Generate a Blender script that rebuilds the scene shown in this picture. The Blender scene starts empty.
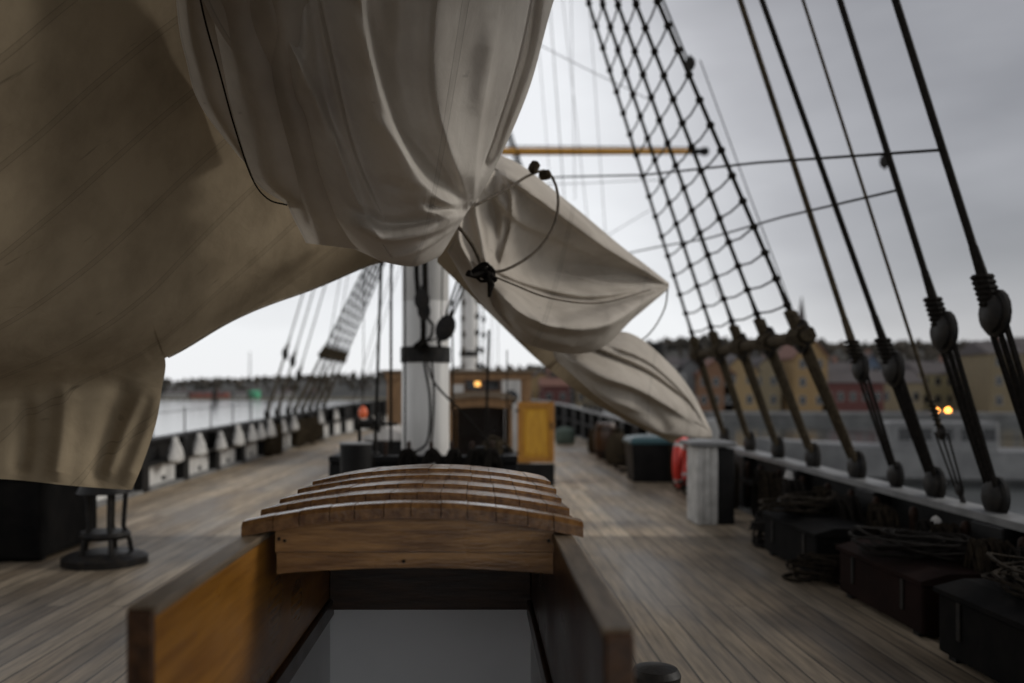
import bpy, math, random
import numpy as np
from mathutils import Vector, Matrix
random.seed(7); rng = np.random.default_rng(7)
R = math.radians
SC = bpy.context.scene
COL = SC.collection

# ------------------------------------------------------------------ camera, sky, sun, exposure
H, F, VX, VY = 1.5, 900.0, 478.0, 392.0            # eye height above the deck, focal length in pixels, vanishing point
cam = bpy.data.cameras.new('camera'); cam_o = bpy.data.objects.new('camera', cam); COL.objects.link(cam_o)
cam_o.location = (0, 0, H); cam_o.rotation_euler = (R(90), 0, 0)
cam.sensor_width = 36; cam.lens = F / 1024 * 36
cam.shift_x = (512 - VX) / 1024; cam.shift_y = (VY - 341.5) / 1024
cam.clip_start = 0.05; cam.clip_end = 6000
cam.dof.use_dof = True; cam.dof.focus_distance = 3.25; cam.dof.aperture_fstop = 1.35; cam.dof.aperture_blades = 0
SC.camera = cam_o
SC.view_settings.view_transform = 'Standard'; SC.view_settings.look = 'None'
SC.view_settings.exposure = 0.27; SC.view_settings.gamma = 1.0

SUN_EL, SUN_AZ = R(27), R(80)                       # azimuth clockwise from +Y (ahead of the camera, to the right)
world = bpy.data.worlds.new('World'); SC.world = world; world.use_nodes = True
nt = world.node_tree; nt.nodes.clear()
def N(t, **k):
    n = nt.nodes.new(t)
    for a, b in k.items(): setattr(n, a, b)
    return n
def L(a, b): nt.links.new(a, b)
out = N('ShaderNodeOutputWorld'); bg = N('ShaderNodeBackground'); bg.inputs['Strength'].default_value = 0.1
sky = N('ShaderNodeTexSky'); sky.sky_type = 'NISHITA'; sky.sun_disc = False
sky.sun_elevation = SUN_EL; sky.sun_rotation = SUN_AZ
tc = N('ShaderNodeTexCoord')
nrm = N('ShaderNodeVectorMath', operation='NORMALIZE'); L(tc.outputs['Generated'], nrm.inputs[0])
# clouds: squash the directions so the cloud bases stretch flat
mp = N('ShaderNodeMapping'); mp.inputs['Scale'].default_value = (1.0, 1.0, 3.2); L(nrm.outputs[0], mp.inputs['Vector'])
no = N('ShaderNodeTexNoise'); no.inputs['Scale'].default_value = 1.9; no.inputs['Detail'].default_value = 5; no.inputs['Roughness'].default_value = 0.5
L(mp.outputs[0], no.inputs['Vector'])
dv = N('ShaderNodeVectorMath', operation='DOT_PRODUCT'); L(nrm.outputs[0], dv.inputs[0])
dd = Vector((0.74, 0.85, 0.50)).normalized(); dv.inputs[1].default_value = dd
mr = N('ShaderNodeMapRange', interpolation_type='SMOOTHSTEP'); L(dv.outputs['Value'], mr.inputs['Value'])
mr.inputs['From Min'].default_value = 0.80; mr.inputs['From Max'].default_value = 1.0
mr.inputs['To Min'].default_value = 0.0; mr.inputs['To Max'].default_value = 0.78
sp = N('ShaderNodeSeparateXYZ'); L(nrm.outputs[0], sp.inputs[0])
el = N('ShaderNodeMapRange'); L(sp.outputs['Z'], el.inputs['Value'])
el.inputs['From Min'].default_value = 0.36; el.inputs['From Max'].default_value = 0.75; el.inputs['To Min'].default_value = 0; el.inputs['To Max'].default_value = 0.85
ad = N('ShaderNodeMath', operation='ADD'); L(mr.outputs[0], ad.inputs[0]); L(el.outputs[0], ad.inputs[1])
nr = N('ShaderNodeMapRange'); L(no.outputs['Fac'], nr.inputs['Value'])
nr.inputs['From Min'].default_value = 0.3; nr.inputs['From Max'].default_value = 0.7; nr.inputs['To Min'].default_value = -0.16; nr.inputs['To Max'].default_value = 0.14
ad2 = N('ShaderNodeMath', operation='ADD', use_clamp=True); L(ad.outputs[0], ad2.inputs[0]); L(nr.outputs[0], ad2.inputs[1])
cr = N('ShaderNodeValToRGB'); L(ad2.outputs[0], cr.inputs[0])
cr.color_ramp.elements[0].position = 0.0; cr.color_ramp.elements[0].color = (0.76, 0.77, 0.79, 1)
cr.color_ramp.elements[1].position = 1.0; cr.color_ramp.elements[1].color = (0.115, 0.115, 0.125, 1)
e = cr.color_ramp.elements.new(0.45); e.color = (0.40, 0.40, 0.42, 1)
sc10 = N('ShaderNodeVectorMath', operation='SCALE'); sc10.inputs['Scale'].default_value = 10.0; L(cr.outputs['Color'], sc10.inputs[0])
mx = N('ShaderNodeMix', data_type='RGBA'); mx.inputs['Factor'].default_value = 0.93
L(sky.outputs[0], mx.inputs[6]); L(sc10.outputs[0], mx.inputs[7])
L(mx.outputs[2], bg.inputs['Color']); L(bg.outputs[0], out.inputs['Surface'])

sun = bpy.data.lights.new('sun', 'SUN'); sun.energy = 1.25; sun.angle = R(20); sun.color = (1.0, 0.96, 0.9)
sun_o = bpy.data.objects.new('sun', sun); COL.objects.link(sun_o)
sd = Vector((math.sin(SUN_AZ) * math.cos(SUN_EL), math.cos(SUN_AZ) * math.cos(SUN_EL), math.sin(SUN_EL)))
sun_o.rotation_euler = (-sd).to_track_quat('-Z', 'Y').to_euler(); sun_o.location = (0, 0, 60)

# ------------------------------------------------------------------ helpers
def P(px, py, Y):                                    # the world point that lies Y metres ahead
    return Vector(((px - VX) / F * Y, Y, H - (py - VY) / F * Y))

class MB:
    def __init__(s): s.v = []; s.f = []; s.m = []; s.cur = 0
    def add(s, vs, fs):
        b = len(s.v); s.v += [tuple(p) for p in vs]
        for f in fs: s.f.append([b + i for i in f]); s.m.append(s.cur)
        return s
    def box(s, x0, x1, y0, y1, z0, z1, M=None):
        vs = [(x, y, z) for x in (x0, x1) for y in (y0, y1) for z in (z0, z1)]
        if M is not None: vs = [M @ Vector(p) for p in vs]
        return s.add(vs, [(0, 1, 3, 2), (4, 6, 7, 5), (0, 4, 5, 1), (2, 3, 7, 6), (0, 2, 6, 4), (1, 5, 7, 3)])
    def bbox(s, x0, x1, y0, y1, z0, z1, c=0.006, M=None):   # box with chamfered edges
        vs = []; 
        X = (x0, x1); Y = (y0, y1); Z = (z0, z1); S = (1, -1)
        idx = {}
        for i in (0, 1):
            for j in (0, 1):
                for k in (0, 1):
                    base = Vector((X[i], Y[j], Z[k])); d = Vector((S[i] * c, S[j] * c, S[k] * c))
                    for a in range(3):
                        p = Vector(base)
                        for b in range(3):
                            if b != a: p[b] += d[b]
                        idx[(i, j, k, a)] = len(vs); vs.append(p)
        g = lambda i, j, k, a: idx[(i, j, k, a)]
        fs = []
        for i in (0, 1): fs.append([g(i, 0, 0, 0), g(i, 1, 0, 0), g(i, 1, 1, 0), g(i, 0, 1, 0)])
        for j in (0, 1): fs.append([g(0, j, 0, 1), g(1, j, 0, 1), g(1, j, 1, 1), g(0, j, 1, 1)])
        for k in (0, 1): fs.append([g(0, 0, k, 2), g(1, 0, k, 2), g(1, 1, k, 2), g(0, 1, k, 2)])
        for i in (0, 1):
            for j in (0, 1): fs.append([g(i, j, 0, 0), g(i, j, 1, 0), g(i, j, 1, 1), g(i, j, 0, 1)])
        for i in (0, 1):
            for k in (0, 1): fs.append([g(i, 0, k, 0), g(i, 1, k, 0), g(i, 1, k, 2), g(i, 0, k, 2)])
        for j in (0, 1):
            for k in (0, 1): fs.append([g(0, j, k, 1), g(1, j, k, 1), g(1, j, k, 2), g(0, j, k, 2)])
        for i in (0, 1):
            for j in (0, 1):
                for k in (0, 1): fs.append([g(i, j, k, 0), g(i, j, k, 1), g(i, j, k, 2)])
        if M is not None: vs = [M @ p for p in vs]
        return s.add(vs, fs)
    def tube(s, pts, r, n=6, cap=True, closed=False):
        pts = [Vector(p) for p in pts]; m = len(pts)
        rr = r if isinstance(r, (list, tuple)) else [r] * m
        t0 = (pts[1] - pts[0]).normalized()
        up = Vector((0, 0, 1)) if abs(t0.z) < 0.9 else Vector((0, 1, 0))
        a = t0.cross(up).normalized(); vs = []
        for i, p in enumerate(pts):
            if closed: t = (pts[(i + 1) % m] - pts[i - 1]).normalized()
            elif i == 0: t = t0
            elif i == m - 1: t = (pts[-1] - pts[-2]).normalized()
            else: t = (pts[i + 1] - pts[i - 1]).normalized()
            a = (a - t * a.dot(t)); a = a.normalized() if a.length > 1e-6 else t.orthogonal().normalized()
            b = t.cross(a)
            for k in range(n):
                w = 2 * math.pi * k / n
                vs.append(p + (a * math.cos(w) + b * math.sin(w)) * rr[i])
        fs = []
        for i in range(m if closed else m - 1):
            j = (i + 1) % m
            for k in range(n):
                l = (k + 1) % n
                fs.append((i * n + k, i * n + l, j * n + l, j * n + k))
        if cap and not closed:
            fs.append(tuple(range(n))[::-1]); fs.append(tuple((m - 1) * n + k for k in range(n)))
        return s.add(vs, fs)
    def lathe(s, prof, c=(0, 0, 0), n=16, M=None, sx=1, sy=1):      # prof: (radius, z)
        vs = []
        for (r, z) in prof:
            for k in range(n):
                w = 2 * math.pi * k / n
                p = Vector((r * math.cos(w) * sx, r * math.sin(w) * sy, z))
                if M is not None: p = M @ p
                vs.append(p + Vector(c))
        fs = []
        for i in range(len(prof) - 1):
            for k in range(n):
                l = (k + 1) % n
                fs.append((i * n + k, i * n + l, (i + 1) * n + l, (i + 1) * n + k))
        fs.append(tuple(range(n))[::-1]); fs.append(tuple((len(prof) - 1) * n + k for k in range(n)))
        return s.add(vs, fs)
    def grid(s, A):                                   # A[i][j] -> points
        ni, nj = A.shape[:2]
        return s.add([Vector(A[i, j]) for i in range(ni) for j in range(nj)],
                     [(i * nj + j, i * nj + j + 1, (i + 1) * nj + j + 1, (i + 1) * nj + j) for i in range(ni - 1) for j in range(nj - 1)])
    def build(s, name, mats, parent=None, smooth=True, origin=None):
        me = bpy.data.meshes.new(name)
        vs = s.v
        if origin is not None: vs = [(a - origin[0], b - origin[1], c - origin[2]) for a, b, c in vs]
        me.from_pydata(vs, [], s.f)
        if not isinstance(mats, (list, tuple)): mats = [mats]
        for m in mats: me.materials.append(m)
        if len(mats) > 1: me.polygons.foreach_set('material_index', s.m)
        me.polygons.foreach_set('use_smooth', [bool(smooth)] * len(me.polygons))
        me.update()
        if smooth: 
            try: me.set_sharp_from_angle(angle=R(38))
            except Exception: pass
        o = bpy.data.objects.new(name, me); COL.objects.link(o)
        if origin is not None: o.location = origin
        if parent is not None: o.parent = parent
        return o

def tag(o, label=None, cat=None, group=None, kind=None):
    if label: o['label'] = label
    if cat: o['category'] = cat
    if group: o['group'] = group
    if kind: o['kind'] = kind
    return o
def thing(name, label, cat, loc=(0, 0, 0), group=None, rz=0):
    o = bpy.data.objects.new(name, None); COL.objects.link(o); o.location = loc; o.rotation_euler = (0, 0, rz)
    o.empty_display_size = 0.2
    return tag(o, label, cat, group)
def dup(root, loc, label, rz=None, scale=None):
    r = root.copy(); COL.objects.link(r); r.location = loc; r['label'] = label
    if rz is not None: r.rotation_euler = (0, 0, rz)
    if scale is not None: r.scale = scale
    for ch in list(root.children):
        c = ch.copy(); COL.objects.link(c); c.parent = r
        for g in list(ch.children):
            d = g.copy(); COL.objects.link(d); d.parent = c
    return r
ORD = ['first', 'second', 'third', 'fourth', 'fifth', 'sixth', 'seventh', 'eighth', 'ninth', 'tenth', 'eleventh', 'twelfth',
       'thirteenth', 'fourteenth', 'fifteenth', 'sixteenth', 'seventeenth', 'eighteenth', 'nineteenth', 'twentieth']

# ------------------------------------------------------------------ materials
def mat(name, c, rough=0.6, c2=None, scale=4.0, stretch=(1, 1, 1), metal=0.0, bump=0.0, bscale=None, detail=5, spec=0.5, lo=0.35, hi=0.65, emit=None, es=0, rvar=0.0):
    m = bpy.data.materials.new(name); m.use_nodes = True; t = m.node_tree; b = t.nodes['Principled BSDF']
    b.inputs['Base Color'].default_value = (*c, 1); b.inputs['Roughness'].default_value = rough; b.inputs['Metallic'].default_value = metal
    b.inputs['Specular IOR Level'].default_value = spec
    if emit: b.inputs['Emission Color'].default_value = (*emit, 1); b.inputs['Emission Strength'].default_value = es
    if c2 or bump:
        co = t.nodes.new('ShaderNodeTexCoord'); ma = t.nodes.new('ShaderNodeMapping'); ma.inputs['Scale'].default_value = stretch
        t.links.new(co.outputs['Object'], ma.inputs['Vector'])
        n = t.nodes.new('ShaderNodeTexNoise'); n.inputs['Scale'].default_value = scale; n.inputs['Detail'].default_value = detail; n.inputs['Roughness'].default_value = 0.6
        t.links.new(ma.outputs[0], n.inputs['Vector'])
        if c2:
            r = t.nodes.new('ShaderNodeValToRGB'); r.color_ramp.elements[0].position = lo; r.color_ramp.elements[1].position = hi
            r.color_ramp.elements[0].color = (*c, 1); r.color_ramp.elements[1].color = (*c2, 1)
            t.links.new(n.outputs['Fac'], r.inputs[0]); t.links.new(r.outputs[0], b.inputs['Base Color'])
        if rvar:
            q = t.nodes.new('ShaderNodeMapRange'); q.inputs['To Min'].default_value = rough - rvar; q.inputs['To Max'].default_value = rough + rvar
            q.inputs['From Min'].default_value = 0.3; q.inputs['From Max'].default_value = 0.7
            n3 = t.nodes.new('ShaderNodeTexNoise'); n3.inputs['Scale'].default_value = scale * 0.6; t.links.new(co.outputs['Object'], n3.inputs['Vector'])
            t.links.new(n3.outputs['Fac'], q.inputs['Value']); t.links.new(q.outputs[0], b.inputs['Roughness'])
        if bump:
            bu = t.nodes.new('ShaderNodeBump'); bu.inputs['Strength'].default_value = bump; bu.inputs['Distance'].default_value = 0.02
            n2 = n
            if bscale:
                n2 = t.nodes.new('ShaderNodeTexNoise'); n2.inputs['Scale'].default_value = bscale; n2.inputs['Detail'].default_value = 6; t.links.new(ma.outputs[0], n2.inputs['Vector'])
            t.links.new(n2.outputs['Fac'], bu.inputs['Height']); t.links.new(bu.outputs[0], b.inputs['Normal'])
    return m

M = {}
M['rope_dark'] = mat('tarred_rope', (0.008, 0.007, 0.006), 0.85, (0.02, 0.017, 0.014), 40, bump=0.5, spec=0.08)
M['rope_brown'] = mat('hemp_rope', (0.028, 0.021, 0.013), 0.9, (0.075, 0.058, 0.036), 25, bump=0.6, spec=0.1)
M['chest_black'] = mat('dull_black_paint', (0.004, 0.004, 0.004), 0.85, (0.010, 0.009, 0.008), 5, bump=0.2, spec=0.08)
M['pin'] = mat('dark_pin_wood', (0.02, 0.011, 0.007), 0.6, (0.04, 0.02, 0.012), 8, spec=0.15)
M['rope_loop'] = mat('brail_rope', (0.06, 0.046, 0.03), 0.9, (0.13, 0.10, 0.07), 25, bump=0.6)
M['rope_right'] = mat('dark_hemp_rope', (0.010, 0.008, 0.006), 0.95, (0.030, 0.023, 0.015), 25, bump=0.6, spec=0.08)  # darker hemp for coils and heaps along the right rail
M['rope_pale'] = mat('pale_rope', (0.24, 0.2, 0.15), 0.85, (0.36, 0.31, 0.24), 25, bump=0.6)
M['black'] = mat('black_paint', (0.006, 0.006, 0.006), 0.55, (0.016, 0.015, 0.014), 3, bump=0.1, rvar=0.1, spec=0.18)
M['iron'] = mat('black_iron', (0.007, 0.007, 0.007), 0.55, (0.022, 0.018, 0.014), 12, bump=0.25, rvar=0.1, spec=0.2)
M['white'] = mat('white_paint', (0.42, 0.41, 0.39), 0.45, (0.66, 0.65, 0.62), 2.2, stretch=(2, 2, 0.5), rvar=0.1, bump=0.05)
M['mast_white'] = mat('mast_paint', (0.60, 0.585, 0.55), 0.42, (0.75, 0.735, 0.70), 1.6, stretch=(3, 3, 0.35), rvar=0.1, bump=0.08, detail=8)
M['bag'] = mat('cover_canvas', (0.36, 0.35, 0.33), 0.85, (0.55, 0.54, 0.51), 6, bump=0.5)
M['grey_cap'] = mat('grey_rail_paint', (0.13, 0.13, 0.128), 0.5, (0.22, 0.22, 0.215), 3, rvar=0.12, bump=0.1)
M['varnish'] = mat('varnished_oak', (0.17, 0.08, 0.026), 0.27, (0.44, 0.235, 0.085), 5, stretch=(1.2, 9, 9), bump=0.12, bscale=18, rvar=0.1, detail=7)
M['varnish_y'] = mat('varnished_oak_fore_aft', (0.12, 0.052, 0.018), 0.17, (0.27, 0.135, 0.048), 5, stretch=(9, 1.2, 9), bump=0.12, bscale=18, rvar=0.1, detail=7)
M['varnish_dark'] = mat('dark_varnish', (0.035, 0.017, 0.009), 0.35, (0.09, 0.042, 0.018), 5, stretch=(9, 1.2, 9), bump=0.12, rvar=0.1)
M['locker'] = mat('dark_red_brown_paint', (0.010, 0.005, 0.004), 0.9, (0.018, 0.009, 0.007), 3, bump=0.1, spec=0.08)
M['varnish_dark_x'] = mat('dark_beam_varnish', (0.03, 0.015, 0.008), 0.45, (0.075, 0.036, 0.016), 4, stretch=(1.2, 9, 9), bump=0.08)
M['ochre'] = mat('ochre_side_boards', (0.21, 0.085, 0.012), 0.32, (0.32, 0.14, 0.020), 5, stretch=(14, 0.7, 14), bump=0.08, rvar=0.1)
M['yellow_door'] = mat('yellow_varnished_door', (0.55, 0.27, 0.02), 0.38, (0.68, 0.37, 0.03), 4, stretch=(6, 6, 1), bump=0.05)
M['door_frame'] = mat('door_frame_varnish', (0.36, 0.15, 0.015), 0.4, (0.48, 0.22, 0.025), 4, stretch=(6, 6, 1), bump=0.05)
M['teak'] = mat('cabin_wood', (0.18, 0.095, 0.036), 0.45, (0.29, 0.16, 0.065), 4, stretch=(4, 4, 1), bump=0.1)
M['wood_grey'] = mat('weathered_rail_wood', (0.11, 0.08, 0.05), 0.5, (0.22, 0.165, 0.11), 6, stretch=(9, 1, 9), bump=0.2, detail=8)
M['wellwhite'] = mat('stairwell_paint', (0.78, 0.78, 0.78), 0.5, (0.85, 0.85, 0.85), 1.5, bump=0.05)
M['spar'] = mat('ochre_spar_paint', (0.58, 0.27, 0.03), 0.4, (0.68, 0.34, 0.05), 3)
M['glass'] = mat('window_glass', (0.01, 0.011, 0.013), 0.08)
M['lampglow'] = mat('lamp_glow', (0.9, 0.5, 0.15), 0.4, emit=(1.0, 0.5, 0.13), es=1.3)
M['streetglow'] = mat('street_lamp_glow', (0.9, 0.5, 0.15), 0.4, emit=(1.0, 0.36, 0.06), es=9)
M['red'] = mat('lifebuoy_red', (0.55, 0.03, 0.02), 0.45, (0.65, 0.05, 0.03), 5)
M['orange'] = mat('orange_float', (0.7, 0.12, 0.04), 0.45, (0.8, 0.17, 0.06), 5)
M['teal'] = mat('teal_lid_plastic', (0.03, 0.075, 0.085), 0.4, (0.04, 0.09, 0.1), 5)
M['green'] = mat('green_canvas', (0.07, 0.10, 0.08), 0.7, (0.11, 0.15, 0.12), 5, bump=0.3)

def deck_mat():
    m = bpy.data.materials.new('deck_planks'); m.use_nodes = True; t = m.node_tree; b = t.nodes['Principled BSDF']
    l = t.links.new
    co = t.nodes.new('ShaderNodeTexCoord'); ma = t.nodes.new('ShaderNodeMapping'); ma.inputs['Rotation'].default_value = (0, 0, R(90))
    l(co.outputs['Object'], ma.inputs['Vector'])
    br = t.nodes.new('ShaderNodeTexBrick'); l(ma.outputs[0], br.inputs['Vector'])
    br.inputs['Scale'].default_value = 1; br.inputs['Brick Width'].default_value = 4.6; br.inputs['Row Height'].default_value = 0.145
    br.inputs['Mortar Size'].default_value = 0.006; br.inputs['Mortar Smooth'].default_value = 0.3; br.offset = 0.37; br.offset_frequency = 3
    br.inputs['Color1'].default_value = (0.32, 0.245, 0.165, 1); br.inputs['Color2'].default_value = (0.60, 0.485, 0.345, 1); br.inputs['Mortar'].default_value = (0.06, 0.05, 0.04, 1)
    ms = t.nodes.new('ShaderNodeMapping'); ms.inputs['Scale'].default_value = (14, 0.8, 1); l(co.outputs['Object'], ms.inputs['Vector'])
    n = t.nodes.new('ShaderNodeTexNoise'); n.inputs['Scale'].default_value = 2.2; n.inputs['Detail'].default_value = 8; n.inputs['Roughness'].default_value = 0.65; l(ms.outputs[0], n.inputs['Vector'])
    r = t.nodes.new('ShaderNodeMapRange'); r.inputs['From Min'].default_value = 0.3; r.inputs['From Max'].default_value = 0.7; r.inputs['To Min'].default_value = 0.45; r.inputs['To Max'].default_value = 1.3
    l(n.outputs['Fac'], r.inputs['Value'])
    mp2 = t.nodes.new('ShaderNodeMapping'); mp2.inputs['Scale'].default_value = (1.6, 0.45, 1); l(co.outputs['Object'], mp2.inputs['Vector'])
    n2 = t.nodes.new('ShaderNodeTexNoise'); n2.inputs['Scale'].default_value = 1.1; n2.inputs['Detail'].default_value = 6; l(mp2.outputs[0], n2.inputs['Vector'])
    r2 = t.nodes.new('ShaderNodeMapRange'); r2.inputs['From Min'].default_value = 0.38; r2.inputs['From Max'].default_value = 0.62; r2.inputs['To Min'].default_value = 0.62; r2.inputs['To Max'].default_value = 1.1
    l(n2.outputs['Fac'], r2.inputs['Value'])
    mm = t.nodes.new('ShaderNodeMath'); mm.operation = 'MULTIPLY'; l(r.outputs[0], mm.inputs[0]); l(r2.outputs[0], mm.inputs[1])
    vm = t.nodes.new('ShaderNodeVectorMath'); vm.operation = 'SCALE'; l(br.outputs['Color'], vm.inputs[0]); l(mm.outputs[0], vm.inputs['Scale'])
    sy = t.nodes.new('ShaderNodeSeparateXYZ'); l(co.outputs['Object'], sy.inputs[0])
    near_tone = t.nodes.new('ShaderNodeMapRange'); near_tone.inputs['From Min'].default_value = 9.38; near_tone.inputs['From Max'].default_value = 9.40; near_tone.inputs['To Min'].default_value = 0.60; near_tone.inputs['To Max'].default_value = 1.08  # planks nearer than the transverse seam darker, those beyond slightly lighter
    l(sy.outputs['Y'], near_tone.inputs['Value']); v2 = t.nodes.new('ShaderNodeVectorMath'); v2.operation = 'SCALE'; l(vm.outputs[0], v2.inputs[0]); l(near_tone.outputs[0], v2.inputs['Scale']); vm = v2
    l(vm.outputs[0], b.inputs['Base Color']); b.inputs['Specular IOR Level'].default_value = 0.22
    rr = t.nodes.new('ShaderNodeMapRange'); rr.inputs['From Min'].default_value = 0.62; rr.inputs['From Max'].default_value = 1.1; rr.inputs['To Min'].default_value = 0.40; rr.inputs['To Max'].default_value = 0.62
    l(r2.outputs[0], rr.inputs['Value']); l(rr.outputs[0], b.inputs['Roughness'])
    bu = t.nodes.new('ShaderNodeBump'); bu.inputs['Strength'].default_value = 0.5; bu.inputs['Distance'].default_value = 0.004; bu.invert = True
    l(br.outputs['Fac'], bu.inputs['Height'])
    bu2 = t.nodes.new('ShaderNodeBump'); bu2.inputs['Strength'].default_value = 0.25; bu2.inputs['Distance'].default_value = 0.004; l(n.outputs['Fac'], bu2.inputs['Height']); l(bu.outputs[0], bu2.inputs['Normal'])
    l(bu2.outputs[0], b.inputs['Normal'])
    return m
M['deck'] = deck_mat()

def canvas_mat(name, ca, cb, trans, spacing=0.55, axis='U', stain=0.4):
    m = bpy.data.materials.new(name); m.use_nodes = True; t = m.node_tree; l = t.links.new
    b = t.nodes['Principled BSDF']; o = t.nodes['Material Output']; b.inputs['Roughness'].default_value = 0.85; b.inputs['Specular IOR Level'].default_value = 0.15
    uv = t.nodes.new('ShaderNodeUVMap'); co = t.nodes.new('ShaderNodeTexCoord')
    n = t.nodes.new('ShaderNodeTexNoise'); n.inputs['Scale'].default_value = 2.3; n.inputs['Detail'].default_value = 7; n.inputs['Roughness'].default_value = 0.6; l(co.outputs['Object'], n.inputs['Vector'])
    r = t.nodes.new('ShaderNodeValToRGB'); r.color_ramp.elements[0].position = 0.35; r.color_ramp.elements[1].position = 0.6
    r.color_ramp.elements[0].color = (*ca, 1); r.color_ramp.elements[1].color = (*cb, 1); l(n.outputs['Fac'], r.inputs[0])
    # cloth seams: thin double lines across the panels
    s = t.nodes.new('ShaderNodeSeparateXYZ'); l(uv.outputs[0], s.inputs[0])
    d = t.nodes.new('ShaderNodeMath'); d.operation = 'PINGPONG'; d.inputs[1].default_value = spacing / 2
    sk = t.nodes.new('ShaderNodeMath'); sk.operation = 'MULTIPLY_ADD'; sk.inputs[1].default_value = 0.38 if axis == 'V' else 0.0
    l(s.outputs['X'], sk.inputs[0]); l(s.outputs['Y'], sk.inputs[2])
    l(sk.outputs[0] if axis == 'V' else s.outputs['X'], d.inputs[0])
    dm = t.nodes.new('ShaderNodeMath'); dm.operation = 'MULTIPLY'; dm.inputs[1].default_value = 20.0; l(d.outputs[0], dm.inputs[0])
    c = t.nodes.new('ShaderNodeValToRGB'); l(dm.outputs[0], c.inputs[0]); ce = c.color_ramp.elements
    ce[0].position = 0.0; ce[0].color = (0.92, 0.92, 0.92, 1); ce[1].position = 0.5; ce[1].color = (1, 1, 1, 1)
    for pp, vv in ((0.26, 0.92), (0.30, 0.74), (0.36, 0.76), (0.40, 1.0)):
        e_ = ce.new(pp); e_.color = (vv, vv, vv, 1)
    # small spots and mildew
    v = t.nodes.new('ShaderNodeTexNoise'); v.inputs['Scale'].default_value = 5.5; v.inputs['Detail'].default_value = 3
    mv = t.nodes.new('ShaderNodeMapping'); mv.inputs['Scale'].default_value = (1, 2.6, 1); l(uv.outputs[0], mv.inputs['Vector']); l(mv.outputs[0], v.inputs['Vector'])
    vr = t.nodes.new('ShaderNodeMapRange'); vr.inputs['From Min'].default_value = 0.68; vr.inputs['From Max'].default_value = 0.78; vr.inputs['To Min'].default_value = 1; vr.inputs['To Max'].default_value = 1 - stain
    l(v.outputs['Fac'], vr.inputs['Value'])
    k = t.nodes.new('ShaderNodeMath'); k.operation = 'MULTIPLY'; l(c.outputs[0], k.inputs[0]); l(vr.outputs[0], k.inputs[1])
    vm = t.nodes.new('ShaderNodeVectorMath'); vm.operation = 'SCALE'; l(r.outputs[0], vm.inputs[0]); l(k.outputs[0], vm.inputs['Scale'])
    l(vm.outputs[0], b.inputs['Base Color'])
    bn = t.nodes.new('ShaderNodeTexNoise'); bn.inputs['Scale'].default_value = 7; bn.inputs['Detail'].default_value = 8; bn.inputs['Distortion'].default_value = 0.6; l(co.outputs['Object'], bn.inputs['Vector'])
    bu = t.nodes.new('ShaderNodeBump'); bu.inputs['Strength'].default_value = 0.28; bu.inputs['Distance'].default_value = 0.03; l(bn.outputs['Fac'], bu.inputs['Height'])
    rn = t.nodes.new('ShaderNodeTexNoise'); rn.noise_type = 'RIDGED_MULTIFRACTAL'; rn.inputs['Scale'].default_value = 2.2; rn.inputs['Detail'].default_value = 3; rn.inputs['Distortion'].default_value = 0.8
    l(co.outputs['Object'], rn.inputs['Vector']); bu3 = t.nodes.new('ShaderNodeBump'); bu3.inputs['Strength'].default_value = 0.22; bu3.inputs['Distance'].default_value = 0.02; l(rn.outputs['Fac'], bu3.inputs['Height']); l(bu.outputs[0], bu3.inputs['Normal']); bu = bu3
    bu2 = t.nodes.new('ShaderNodeBump'); bu2.inputs['Strength'].default_value = 0.6; bu2.inputs['Distance'].default_value = 0.006; l(c.outputs[0], bu2.inputs['Height']); l(bu.outputs[0], bu2.inputs['Normal'])
    l(bu2.outputs[0], b.inputs['Normal'])
    tr = t.nodes.new('ShaderNodeBsdfTranslucent'); l(vm.outputs[0], tr.inputs['Color']); l(bu.outputs[0], tr.inputs['Normal'])
    mx = t.nodes.new('ShaderNodeMixShader'); mx.inputs[0].default_value = trans; l(b.outputs[0], mx.inputs[1]); l(tr.outputs[0], mx.inputs[2]); l(mx.outputs[0], o.inputs['Surface'])
    return m
M['canvas'] = canvas_mat('furled_canvas', (0.42, 0.38, 0.33), (0.55, 0.50, 0.44), 0.20, 0.85)
M['canvas_b'] = canvas_mat('heavy_canvas', (0.52, 0.48, 0.43), (0.66, 0.62, 0.56), 0.30, 0.95)
M['canvas_c'] = canvas_mat('brailed_canvas', (0.42, 0.375, 0.32), (0.54, 0.49, 0.425), 0.10, 1.1)
M['canvas_old'] = canvas_mat('stained_canvas', (0.24, 0.19, 0.125), (0.36, 0.29, 0.195), 0.07, 0.42, axis='V', stain=0.6)
M['canvas_white'] = canvas_mat('pale_canvas', (0.40, 0.36, 0.30), (0.50, 0.46, 0.39), 0.16, 0.9)

# ------------------------------------------------------------------ ship plan
CX = -0.8
def half(Y):
    if Y < 26: return 4.2
    t = (Y - 26) / 17.0
    return 4.2 * math.sqrt(max(0, 1 - t ** 2.2))
def side(Y, s): return CX + s * half(Y)
def railz(Y): return 0.62 + 0.0112 * Y + (max(0, Y - 28) * 0.012)
YS = [-4 + k * 0.925 for k in range(0, 33)] + [26 + k for k in range(1, 17)] + [42.6, 43.0]

# water, far land
def noise_mat(name, c, c2, s, rough=0.9, **k): return mat(name, c, rough, c2, s, **k)
w = MB(); w.add([(-3000, -600, -3), (3000, -600, -3), (3000, 4000, -3), (-3000, 4000, -3)], [(0, 1, 2, 3)])
wm = mat('river_water', (0.045, 0.05, 0.05), 0.12, bump=0.35, scale=0.55, stretch=(1, 0.55, 1), detail=8)
tag(w.build('water', wm, smooth=False), kind='structure')

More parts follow.
